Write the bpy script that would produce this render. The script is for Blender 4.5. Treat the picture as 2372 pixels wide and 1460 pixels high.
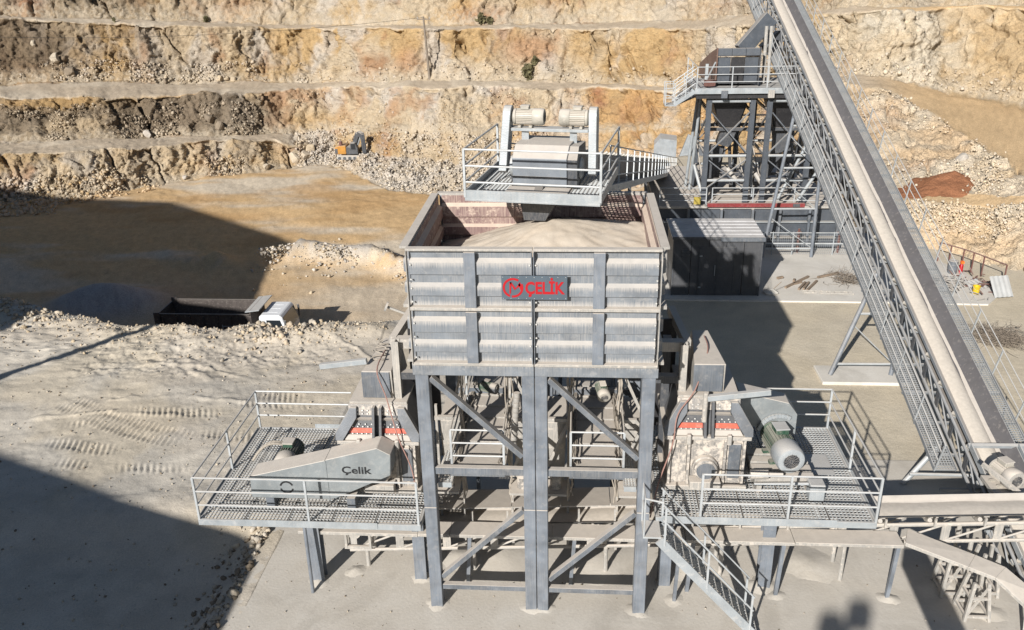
import bpy, bmesh, math, random
import numpy as np
from mathutils import Vector, Matrix
random.seed(7); np.random.seed(7)
for o in list(bpy.data.objects): bpy.data.objects.remove(o)
SC = bpy.context.scene
COL = SC.collection

# ------------------------------------------------------------------ camera, sky, sun, exposure
cam_d = bpy.data.cameras.new('camera'); cam = bpy.data.objects.new('camera', cam_d); COL.objects.link(cam)
yaw, pitch, roll = math.radians(4.58), math.radians(22.85), math.radians(-1.245)
F = Vector((-math.sin(yaw)*math.cos(pitch), math.cos(yaw)*math.cos(pitch), -math.sin(pitch)))
R0 = Vector((math.cos(yaw), math.sin(yaw), 0)); U0 = R0.cross(F)
R1 = R0*math.cos(roll)+U0*math.sin(roll); U1 = -R0*math.sin(roll)+U0*math.cos(roll)
M = Matrix((R1, U1, -F)).transposed().to_4x4(); M.translation = Vector((3.488, -16.753, 14.906))
cam.matrix_world = M
cam_d.sensor_width = 36.0; cam_d.lens = 30.62; cam_d.clip_end = 2000; cam_d.clip_start = 0.1
SC.camera = cam
SUN = Vector((0.78, 1.88, -1.0)).normalized()          # direction the light travels
w = bpy.data.worlds.new('World'); SC.world = w; w.use_nodes = True
nt = w.node_tree; bg = nt.nodes['Background']
sky = nt.nodes.new('ShaderNodeTexSky'); sky.sky_type = 'NISHITA'; sky.sun_disc = False
sky.sun_elevation = math.asin(-SUN.z); sky.sun_rotation = math.atan2(-SUN.x, -SUN.y)
sky.air_density = 1.0; sky.dust_density = 0.6; sky.ozone_density = 1.0; sky.altitude = 600
nt.links.new(sky.outputs[0], bg.inputs[0]); bg.inputs[1].default_value = 0.05
sd = bpy.data.lights.new('sun', 'SUN'); sun = bpy.data.objects.new('sun', sd); COL.objects.link(sun)
sd.energy = 5.0; sd.angle = math.radians(0.53); sd.color = (1.0, 0.965, 0.915)
sun.rotation_euler = SUN.to_track_quat('-Z', 'Y').to_euler(); sun.location = (-20, -50, 60)
SC.view_settings.view_transform = 'Standard'; SC.view_settings.look = 'None'
SC.view_settings.exposure = 0.42; SC.view_settings.gamma = 1.0; SC.view_settings.use_curve_mapping = False

# ------------------------------------------------------------------ material helpers
class G:
    def __init__(s, name):
        s.m = bpy.data.materials.new(name); s.m.use_nodes = True; s.t = s.m.node_tree
        s.b = s.t.nodes['Principled BSDF']
    def n(s, typ, props=None, **inp):
        nd = s.t.nodes.new(typ)
        for k, v in (props or {}).items(): setattr(nd, k, v)
        for k, v in inp.items():
            k = k.replace('_', ' ')
            sock = nd.inputs[int(k[1:])] if k[0] == 'i' and k[1:].isdigit() else nd.inputs[k]
            s.put(sock, v)
        return nd
    def put(s, sock, v):
        if isinstance(v, bpy.types.NodeSocket): s.t.links.new(v, sock)
        elif isinstance(v, (tuple, list)) and len(v) == 3 and sock.type == 'RGBA': sock.default_value = (*v, 1)
        else: sock.default_value = v
    def pos(s): return s.n('ShaderNodeNewGeometry').outputs['Position']
    def nz(s):
        g = s.n('ShaderNodeNewGeometry'); x = s.n('ShaderNodeSeparateXYZ', Vector=g.outputs['Normal']); return x.outputs['Z']
    def scale(s, v, sc): return s.n('ShaderNodeVectorMath', dict(operation='MULTIPLY'), i0=v, i1=sc).outputs[0]
    def noise(s, v, sc, det=4, rough=0.55, dist=0.0):
        return s.n('ShaderNodeTexNoise', Vector=v, Scale=sc, Detail=det, Roughness=rough, Distortion=dist).outputs['Fac']
    def vor(s, v, sc, feat='F1', out='Distance'): return s.n('ShaderNodeTexVoronoi', dict(feature=feat), Vector=v, Scale=sc).outputs[out]
    def mr(s, v, a, b, c=0.0, d=1.0): return s.n('ShaderNodeMapRange', dict(clamp=True), i0=v, i1=a, i2=b, i3=c, i4=d).outputs[0]
    def math(s, op, a, b=0.0): return s.n('ShaderNodeMath', dict(operation=op, use_clamp=False), i0=a, i1=b).outputs[0]
    def mix(s, f, a, b):
        nd = s.n('ShaderNodeMix', dict(data_type='RGBA')); s.put(nd.inputs[0], f); s.put(nd.inputs[6], a); s.put(nd.inputs[7], b); return nd.outputs[2]
    def mul(s, a, b, f=1.0):
        nd = s.n('ShaderNodeMix', dict(data_type='RGBA', blend_type='MULTIPLY')); s.put(nd.inputs[0], f); s.put(nd.inputs[6], a); s.put(nd.inputs[7], b); return nd.outputs[2]
    def bump(s, h, strength=0.3, dist=0.02):
        b = s.n('ShaderNodeBump', Height=h, Strength=strength, Distance=dist); s.t.links.new(b.outputs[0], s.b.inputs['Normal'])
    def out(s, col, rough=0.7, metal=0.0, spec=0.5):
        s.put(s.b.inputs['Base Color'], col); s.put(s.b.inputs['Roughness'], rough); s.put(s.b.inputs['Metallic'], metal)
        s.put(s.b.inputs['Specular IOR Level'], spec); return s.m
DUST = (0.55, 0.492, 0.425)
def steel(name, base, top=0.9, streak=0.35, spots=0.3, rough=0.45, metal=0.0, dust=DUST, var=0.15, base2=None, sp0=0.5, drips=()):
    """painted or galvanised steel with settled stone dust: on ledges, in streaks, in patches"""
    g = G(name); p = g.pos()
    z = g.mr(g.nz(), 0.25, 0.8)
    brk = g.noise(p, 3.0, 3, 0.65)
    topf = g.math('MULTIPLY', z, g.mr(brk, 0.12, 0.5, top*0.72, top))
    st = g.noise(g.scale(p, (30.0, 30.0, 0.9)), 1.6, 3, 0.6)
    st2 = g.noise(p, 0.7, 3)
    stf = g.math('MULTIPLY', g.mr(st, 0.38, 0.8), g.mr(st2, 0.28, 0.62))
    stf = g.math('MULTIPLY', stf, streak)
    sp = g.math('MULTIPLY', g.mr(g.noise(p, 7.0, 4, 0.7), sp0, sp0+0.16), spots)
    f = g.math('MAXIMUM', topf, g.math('MAXIMUM', stf, sp))
    if drips:      # powder washed down from each ledge (a) and piled at the foot of each panel (b)
        zz = g.n('ShaderNodeSeparateXYZ', Vector=p).outputs['Z']
        for zt, zb, kind in drips:
            if kind == 'a': q = g.math('MULTIPLY', g.mr(zz, zb, zt), g.math('LESS_THAN', zz, zt+0.01))
            else: q = g.math('MULTIPLY', g.mr(zz, zb, zt, 1, 0), g.math('GREATER_THAN', zz, zb-0.01))
            f = g.math('MAXIMUM', f, g.mr(g.math('ADD', q, st), 1.06, 1.5, 0, 0.75))
    v = g.noise(p, 2.2, 2)
    c0 = g.mix(g.mr(v, 0.3, 0.7), tuple(x*(1-var) for x in base), base2 or tuple(min(1, x*(1+var)) for x in base))
    dc = g.mix(g.noise(p, 5.0, 2), tuple(x*0.86 for x in dust), tuple(min(1, x*1.1) for x in dust))
    col = g.mix(f, c0, dc)
    g.bump(g.noise(p, 30.0, 1), 0.22, 0.012)
    return g.out(col, g.mix(f, (rough,)*3, (0.95,)*3) if False else g.mr(f, 0, 1, rough, 0.95), metal if metal == 0 else g.mr(f, 0, 0.6, metal, 0.0))
def plain(name, col, rough=0.6, metal=0.0, var=0.12, sc=6.0, bump=0.0):
    g = G(name); p = g.pos(); n = g.noise(p, sc, 5, 0.6)
    c = g.mix(g.mr(n, 0.25, 0.75), tuple(x*(1-var) for x in col), tuple(min(1, x*(1+var)) for x in col))
    if bump: g.bump(g.noise(p, sc*6, 5), bump, 0.01)
    return g.out(c, rough, metal)
def glassy(name, col=(0.02, 0.025, 0.03)):
    g = G(name); return g.out(col, 0.08, 0.0, 0.6)
MT = {}
MT['slate'] = steel('slate painted steel', (0.105, 0.12, 0.14), 0.9, 0.24, 0.16, var=0.25)
MT['hood'] = steel('smooth slate hood', (0.17, 0.19, 0.215), 0.95, 0.08, 0.06)
MT['cladding'] = steel('dark blue cladding', (0.06, 0.07, 0.085), 0.7, 0.08, 0.06)
MT['panel'] = steel('hopper panel steel', (0.155, 0.173, 0.195), 1.0, 0.5, 0.25, dust=(0.46, 0.43, 0.395), var=0.2, drips=[(9.02, 8.70, 'a'), (8.50, 8.22, 'a'), (8.34, 8.04, 'b'), (7.71, 7.42, 'a'), (7.20, 6.95, 'a'), (7.06, 6.74, 'b'), (6.72, 6.42, 'a')])
MT['leg'] = steel('column steel', (0.14, 0.16, 0.188), 0.9, 0.24, 0.14, var=0.25)
MT['dark'] = steel('dark weathered steel', (0.052, 0.058, 0.068), 0.8, 0.18, 0.14)
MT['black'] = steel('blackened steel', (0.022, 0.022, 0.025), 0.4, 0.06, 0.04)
MT['shedwall'] = steel('dark sheet wall', (0.06, 0.063, 0.07), 0.4, 0.1, 0.06)
MT['galv'] = steel('galvanised steel', (0.335, 0.365, 0.385), 0.55, 0.3, 0.25, 0.42, 0.25)
MT['rail'] = steel('galvanised handrail', (0.40, 0.425, 0.44), 0.6, 0.25, 0.25, 0.45, 0.2)
MT['convgrate'] = steel('conveyor walkway grating', (0.25, 0.275, 0.295), 0.35, 0.15, 0.15, 0.5, 0.2)
MT['convsteel'] = steel('conveyor frame steel', (0.20, 0.222, 0.245), 0.4, 0.2, 0.15, 0.45, 0.15, var=0.2)
MT['roof'] = steel('pale roof sheet', (0.60, 0.60, 0.61), 0.5, 0.1, 0.15, 0.6)
MT['grate'] = steel('galvanised grating', (0.40, 0.425, 0.435), 0.7, 0.2, 0.3, 0.5, 0.1)
MT['dusty'] = steel('dust covered steel', (0.30, 0.29, 0.27), 1.0, 0.8, 0.75)
MT['caked'] = steel('dust caked steel', (0.17, 0.165, 0.16), 1.0, 0.85, 0.9, sp0=0.42)
MT['guard'] = steel('bare sheet metal guard', (0.26, 0.285, 0.295), 0.97, 0.15, 0.15, 0.4, 0.3)
MT['primer'] = steel('red primer wall', (0.18, 0.112, 0.108), 1.0, 0.95, 0.8, 0.8, 0.0, (0.58, 0.47, 0.38))
MT['green'] = steel('green painted motor', (0.02, 0.065, 0.04), 0.5, 0.2, 0.25)
MT['mgrey'] = steel('dusty tan motor casing', (0.36, 0.34, 0.295), 0.85, 0.3, 0.5)
MT['red'] = steel('red paint stripe', (0.56, 0.085, 0.045), 0.4, 0.12, 0.22, 0.5)
MT['signred'] = plain('sign red enamel', (0.38, 0.006, 0.012), 0.4, 0, 0.05)
MT['signplate'] = plain('slate sign plate', (0.075, 0.10, 0.125), 0.45, 0, 0.12)
MT['ink'] = plain('black stencil paint', (0.015, 0.016, 0.018), 0.6)
MT['redbeam'] = steel('dark red painted beam', (0.20, 0.022, 0.025), 0.5, 0.15, 0.12)
MT['rustpost'] = steel('rust red post', (0.13, 0.05, 0.04), 0.3, 0.15, 0.15, 0.8)
MT['rubber'] = steel('black rubber belt', (0.028, 0.027, 0.03), 0.35, 0.1, 0.3, 0.8)
MT['cleanbelt'] = steel('worn clean rubber belt', (0.05, 0.05, 0.06), 0.12, 0.1, 0.25, 0.75)
MT['beltdust'] = steel('dusty belt', (0.24, 0.235, 0.23), 0.8, 0.2, 0.5, 0.9)
MT['bolt'] = plain('zinc bolt', (0.62, 0.61, 0.58), 0.4, 0.3)
MT['dullyellow'] = plain('dull yellow board', (0.35, 0.27, 0.05))
MT['yellow'] = plain('yellow plastic', (0.62, 0.42, 0.02), 0.5)
MT['orange'] = plain('orange plastic', (0.75, 0.16, 0.02), 0.5)
MT['cable'] = plain('red brown cable', (0.30, 0.17, 0.14), 0.7)
MT['greycable'] = plain('dusty cable', (0.34, 0.30, 0.25), 0.8)
MT['glass'] = glassy('dark window glass')
MT['white'] = steel('white cab paint', (0.74, 0.76, 0.78), 0.2, 0.12, 0.1, 0.35, 0.0, DUST, 0.04)
MT['tyre'] = plain('dusty tyre rubber', (0.05, 0.047, 0.043), 0.9)
MT['tub'] = steel('worn dark truck body', (0.045, 0.035, 0.032), 0.45, 0.15, 0.18, 0.7)
MT['tubin'] = steel('rusty scoured steel', (0.14, 0.075, 0.055), 0.4, 0.3, 0.25, 0.7)
MT['exyellow'] = steel('excavator yellow paint', (0.42, 0.19, 0.02), 0.4, 0.1, 0.15)
MT['wood'] = plain('weathered timber pole', (0.20, 0.165, 0.13), 0.85, 0, 0.3)
MT['twig'] = plain('dry grey twigs', (0.20, 0.165, 0.13), 0.9, 0, 0.4)
MT['leaf'] = plain('dry shrub foliage', (0.135, 0.12, 0.06), 0.9, 0, 0.4)
MT['oldwood'] = plain('old planks', (0.24, 0.18, 0.13), 0.85, 0, 0.3)
MT['lamp'] = plain('lamp glass', (0.5, 0.5, 0.5), 0.3)

def attr_ground(name, bumpsc=3.0, bstr=0.5, bdist=0.12, fine=0.35, flat=0.18):
    """earth and rock: colour attribute set by the deposit, broken up by fine procedural grain and cracks"""
    g = G(name); p = g.pos()
    c = g.n('ShaderNodeAttribute', dict(attribute_name='Col')).outputs['Color']
    rk = g.n('ShaderNodeAttribute', dict(attribute_name='rock')).outputs['Fac']
    n1 = g.noise(p, bumpsc, 4, 0.65); n2 = g.noise(p, bumpsc*5, 3, 0.65)
    dk = g.mr(n2, 0.25, 0.7, 1-fine, 1+fine*0.55)
    dkc = g.n('ShaderNodeCombineColor', Red=dk, Green=dk, Blue=dk).outputs[0]
    c = g.mul(c, dkc)
    v = g.vor(g.n('ShaderNodeVectorMath', dict(operation='ADD'), i0=p, i1=g.scale(g.n('ShaderNodeTexNoise', Vector=p, Scale=1.3, Detail=3.0).outputs['Color'], (0.9, 0.9, 0.9))).outputs[0], 1.7, 'DISTANCE_TO_EDGE')
    crack = g.math('MULTIPLY', g.mr(v, 0.0, 0.045, 1, 0), rk)
    crack = g.math('MULTIPLY', crack, g.mr(g.noise(p, 0.5, 3), 0.45, 0.62))
    c = g.mix(g.math('MULTIPLY', crack, 0.28), c, (0.16, 0.11, 0.07))
    h = g.math('ADD', n1, g.math('MULTIPLY', n2, 0.4))
    b = g.n('ShaderNodeBump', Height=h, Distance=bdist); g.put(b.inputs['Strength'], g.mr(rk, 0, 1, flat, bstr))
    g.t.links.new(b.outputs[0], g.b.inputs['Normal'])
    return g.out(c, 0.95, 0, 0.15)
MT['rock'] = attr_ground('quarry rock and earth', 2.2, 0.9, 0.25)
MT['soil'] = attr_ground('dusty plant ground', 5.0, 0.7, 0.05, 0.22, 0.45)
def rubble_mat():
    g = G('broken rock'); p = g.pos(); oi = g.n('ShaderNodeAttribute', dict(attribute_name='Col')).outputs['Color']
    n = g.mr(g.noise(p, 6, 5), 0.25, 0.75, 0.75, 1.15)
    c = g.mul(oi, g.n('ShaderNodeCombineColor', Red=n, Green=n, Blue=n).outputs[0])
    g.bump(g.noise(p, 12, 5), 0.5, 0.05); return g.out(c, 0.95, 0, 0.15)
MT['rubble'] = rubble_mat()
def concrete(name, a, b, sc=0.8):
    g = G(name); p = g.pos()
    n = g.noise(p, sc, 6, 0.6, 0.4); m = g.noise(p, 14, 5)
    c = g.mix(g.mr(n, 0.3, 0.7), a, b)
    stn = g.noise(g.scale(p, (0.35, 0.22, 0.3)), 1.0, 5, 0.7, 1.2)
    c = g.mix(g.mr(stn, 0.5, 0.68, 0, 0.55), c, tuple(x*0.72 for x in a))
    c = g.mix(g.mr(g.noise(g.scale(p, (0.5, 3.2, 1.0)), 1.0, 4, 0.6, 0.6), 0.56, 0.72, 0, 0.4), c, (0.60, 0.56, 0.50))
    sp = g.mr(g.vor(p, 3.3), 0.02, 0.05, 1, 0)
    c = g.mix(g.math('MULTIPLY', g.mr(m, 0.35, 0.7), 0.25), c, tuple(x*0.78 for x in a))
    c = g.mix(g.math('MULTIPLY', sp, 0.7), c, (0.22, 0.19, 0.15))
    g.bump(g.math('ADD', m, g.math('MULTIPLY', n, 2.0)), 0.3, 0.02); return g.out(c, 0.93, 0, 0.2)
MT['slab'] = concrete('dust covered concrete', (0.50, 0.455, 0.39), (0.57, 0.53, 0.47))
MT['pad'] = concrete('pale concrete pad', (0.58, 0.54, 0.475), (0.66, 0.625, 0.57), 0.5)
def sandmat():
    g = G('crushed limestone sand'); p = g.pos()
    c = g.mix(g.mr(g.noise(p, 2.5, 6), 0.3, 0.7), (0.52, 0.44, 0.35), (0.59, 0.515, 0.425))
    g.bump(g.noise(p, 30, 6, 0.7), 0.35, 0.02); return g.out(c, 0.97, 0, 0.1)
MT['sand'] = sandmat()
MT['beltsand'] = plain('grey cream sand on belt', (0.53, 0.475, 0.405), 0.97, 0, 0.12, 9.0, 0.4)

# ------------------------------------------------------------------ mesh helpers
ORG = {}            # top-level object -> origin its parts are built relative to
def mesh_obj(name, v, f, mat, smooth=False):
    me = bpy.data.meshes.new(name); me.from_pydata([tuple(x) for x in v], [], f); me.update()
    if mat: me.materials.append(MT[mat] if isinstance(mat, str) else mat)
    if smooth: me.polygons.foreach_set('use_smooth', [True]*len(me.polygons))
    o = bpy.data.objects.new(name, me); COL.objects.link(o); return o
def tag(o, label=None, cat=None, group=None, kind=None):
    if label: o['label'] = label
    if cat: o['category'] = cat
    if group: o['group'] = group
    if kind: o['kind'] = kind
    return o
def thing(name, label, cat, loc=(0, 0, 0), group=None, rot=None, kind=None):
    """an Empty at the base of a thing; parts are given in world space unless rot is set (then in local space)"""
    o = bpy.data.objects.new(name, None); COL.objects.link(o); o.location = loc; o.empty_display_size = 0.3
    ORG[o.name] = Vector(loc) if rot is None else Vector((0, 0, 0))
    if rot is not None: o.rotation_euler = rot
    return tag(o, label, cat, group, kind)
def unit(v): v = Vector(v); return v.normalized()
def frame(d, up=(0, 0, 1)):
    d = unit(d); up = Vector(up)
    if abs(d.dot(up.normalized())) > 0.985: up = Vector((0, 1, 0)) if abs(d.y) < 0.9 else Vector((1, 0, 0))
    s = d.cross(up).normalized(); u = s.cross(d).normalized(); return d, s, u
class MB:
    def __init__(s): s.v = []; s.f = []
    def add(s, vs, fs):
        b = len(s.v); s.v += [Vector(x) for x in vs]; s.f += [tuple(i+b for i in q) for q in fs]; return s
    def hexa(s, p):  # 8 points, bottom ring then top ring
        return s.add(p, [(3, 2, 1, 0), (4, 5, 6, 7), (0, 1, 5, 4), (1, 2, 6, 5), (2, 3, 7, 6), (3, 0, 4, 7)])
    def box(s, x0, x1, y0, y1, z0, z1):
        return s.hexa([(x0, y0, z0), (x1, y0, z0), (x1, y1, z0), (x0, y1, z0), (x0, y0, z1), (x1, y0, z1), (x1, y1, z1), (x0, y1, z1)])
    def bar(s, a, b, w, h, up=(0, 0, 1)):
        a, b = Vector(a), Vector(b); d, q, u = frame(b-a, up); q = q*(w/2); u = u*(h/2)
        return s.hexa([a-q-u, a+q-u, b+q-u, b-q-u, a-q+u, a+q+u, b+q+u, b-q+u])
    def tube(s, a, b, r, n=8, r2=None, cap=True):
        a, b = Vector(a), Vector(b); d, q, u = frame(b-a); r2 = r if r2 is None else r2
        vs = []; 
        for P, rr in ((a, r), (b, r2)):
            for i in range(n):
                t = 2*math.pi*i/n; vs.append(P+q*(rr*math.cos(t))+u*(rr*math.sin(t)))
        fs = [(i, n+i, n+(i+1) % n, (i+1) % n) for i in range(n)]
        if cap: fs += [tuple(range(n)), tuple(range(2*n-1, n-1, -1))]
        return s.add(vs, fs)
    def path(s, pts, r, n=6):
        for a, b in zip(pts[:-1], pts[1:]): s.tube(a, b, r, n)
        return s
    def lathe(s, a, d, prof, n=20):
        """prof: (distance along d, radius)"""
        a = Vector(a); d, q, u = frame(d); vs = []; k = len(prof)
        for t, r in prof:
            for i in range(n):
                g = 2*math.pi*i/n; vs.append(a+d*t+q*(r*math.cos(g))+u*(r*math.sin(g)))
        fs = [(j*n+i, (j+1)*n+i, (j+1)*n+(i+1) % n, j*n+(i+1) % n) for j in range(k-1) for i in range(n)]
        fs += [tuple(range(n)), tuple(range(k*n-1, (k-1)*n-1, -1))]
        return s.add(vs, fs)
    def prism(s, pts, vec):
        pts = [Vector(p) for p in pts]; vec = Vector(vec); n = len(pts)
        vs = pts+[p+vec for p in pts]
        fs = [tuple(range(n))[::-1], tuple(range(n, 2*n))]+[(i, (i+1) % n, n+(i+1) % n, n+i) for i in range(n)]
        return s.add(vs, fs)
    def hbeam(s, a, b, h=0.24, w=0.24, t=0.02, up=(0, 1, 0)):
        a, b = Vector(a), Vector(b); d, q, u = frame(b-a, up)
        s.bar(a+u*(h/2-t/2), b+u*(h/2-t/2), w, t, u); s.bar(a-u*(h/2-t/2), b-u*(h/2-t/2), w, t, u)
        return s.bar(a, b, t, h-2*t-0.002, u)
    def build(s, name, mat, parent=None, smooth=False, bevel=0.0, label=None, kind=None):
        bm = bmesh.new()
        root = parent
        while root is not None and root.parent is not None: root = root.parent
        off = ORG.get(root.name, Vector((0, 0, 0))) if root is not None else Vector((0, 0, 0))
        o = mesh_obj(name, [x-off for x in s.v], s.f, mat, False)
        bm.from_mesh(o.data); bmesh.ops.recalc_face_normals(bm, faces=bm.faces); bm.to_mesh(o.data); bm.free()
        if smooth:
            o.data.polygons.foreach_set('use_smooth', [True]*len(o.data.polygons)); o.data.set_sharp_from_angle(angle=math.radians(38))
        if bevel:
            m = o.modifiers.new('bevel', 'BEVEL'); m.width = bevel; m.segments = 1; m.limit_method = 'ANGLE'
        if parent is not None: o.parent = parent
        if label: o['label'] = label
        if kind: o['kind'] = kind
        return o
def B(): return MB()
def copy_tree(o, parent=None):
    c = o.copy(); COL.objects.link(c); c.parent = parent
    for ch in o.children: copy_tree(ch, c)
    return c

# ------------------------------------------------------------------ numpy noise
def _h(i, j, k, s):
    n = (i.astype(np.int64)*374761393+j.astype(np.int64)*668265263+k.astype(np.int64)*2147483647+s*974711) & 0xffffffff
    n = ((n ^ (n >> 13))*1274126177) & 0xffffffff
    n = ((n ^ (n >> 16))*2246822519) & 0xffffffff
    return ((n ^ (n >> 15)) & 0xffffff)/float(0x1000000)
def vn(p, seed=0):
    f = np.floor(p); t = p-f; t = t*t*(3-2*t); i = f.astype(np.int64); r = 0
    for a in (0, 1):
        wx = t[:, 0] if a else 1-t[:, 0]
        for b in (0, 1):
            wy = t[:, 1] if b else 1-t[:, 1]
            for c in (0, 1):
                wz = t[:, 2] if c else 1-t[:, 2]
                r = r+wx*wy*wz*_h(i[:, 0]+a, i[:, 1]+b, i[:, 2]+c, seed)
    return r
def fbm(p, o=4, seed=0, g=0.5):
    r = 0; a = 1.0; s = 0
    for k in range(o): r = r+a*vn(p*2.0**k+17.3*k, seed+k); s += a; a *= g
    return r/s
def worley(p, seed=0):
    f = np.floor(p).astype(np.int64); best = np.full(len(p), 9e9); sec = best.copy(); cid = np.zeros(len(p))
    for a in (-1, 0, 1):
        for b in (-1, 0, 1):
            for c in (-1, 0, 1):
                i, j, k = f[:, 0]+a, f[:, 1]+b, f[:, 2]+c
                q = np.stack([i+_h(i, j, k, seed), j+_h(i, j, k, seed+1), k+_h(i, j, k, seed+2)], 1)
                d = ((p-q)**2).sum(1); m = d < best
                sec = np.where(m, best, np.minimum(sec, d)); cid = np.where(m, _h(i, j, k, seed+3), cid); best = np.where(m, d, best)
    return np.sqrt(best), np.sqrt(sec), cid
def sstep(a, b, x): t = np.clip((x-a)/(b-a), 0, 1); return t*t*(3-2*t)
def grid_obj(name, P, C, rk, mat, smooth=True):
    """P (n,m,3) points -> grid mesh with colour and rock attributes"""
    n, m = P.shape[:2]
    me = bpy.data.meshes.new(name); idx = np.arange(n*m).reshape(n, m)
    q = np.stack([idx[:-1, :-1], idx[1:, :-1], idx[1:, 1:], idx[:-1, 1:]], -1).reshape(-1, 4)
    me.vertices.add(n*m); me.vertices.foreach_set('co', P.reshape(-1).astype(np.float32))
    me.loops.add(q.size); me.loops.foreach_set('vertex_index', q.reshape(-1).astype(np.int32))
    me.polygons.add(len(q)); me.polygons.foreach_set('loop_start', np.arange(0, q.size, 4, dtype=np.int32))
    me.polygons.foreach_set('loop_total', np.full(len(q), 4, np.int32)); me.update(calc_edges=True)
    a = me.color_attributes.new('Col', 'FLOAT_COLOR', 'POINT'); c4 = np.ones((n*m, 4), np.float32); c4[:, :3] = C.reshape(-1, 3)
    a.data.foreach_set('color', c4.reshape(-1))
    b = me.attributes.new('rock', 'FLOAT', 'POINT'); b.data.foreach_set('value', rk.reshape(-1).astype(np.float32))
    me.polygons.foreach_set('use_smooth', [smooth]*len(q)); me.materials.append(MT[mat])
    o = bpy.data.objects.new(name, me); COL.objects.link(o); return o
def lerp(a, b, t): return a+(b-a)*t[..., None]
PAL = {k: np.array(v) for k, v in dict(cream=(0.475, 0.385, 0.27), ochre=(0.42, 0.28, 0.13), orange=(0.34, 0.19, 0.10), white=(0.475, 0.43, 0.375),
       grey=(0.225, 0.182, 0.135), dark=(0.15, 0.11, 0.075), road=(0.47, 0.385, 0.285), floor=(0.56, 0.385, 0.205), red=(0.30, 0.135, 0.07), pale=(0.48, 0.41, 0.315),
       soil=(0.485, 0.43, 0.355), soil2=(0.535, 0.485, 0.41)).items()}
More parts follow.
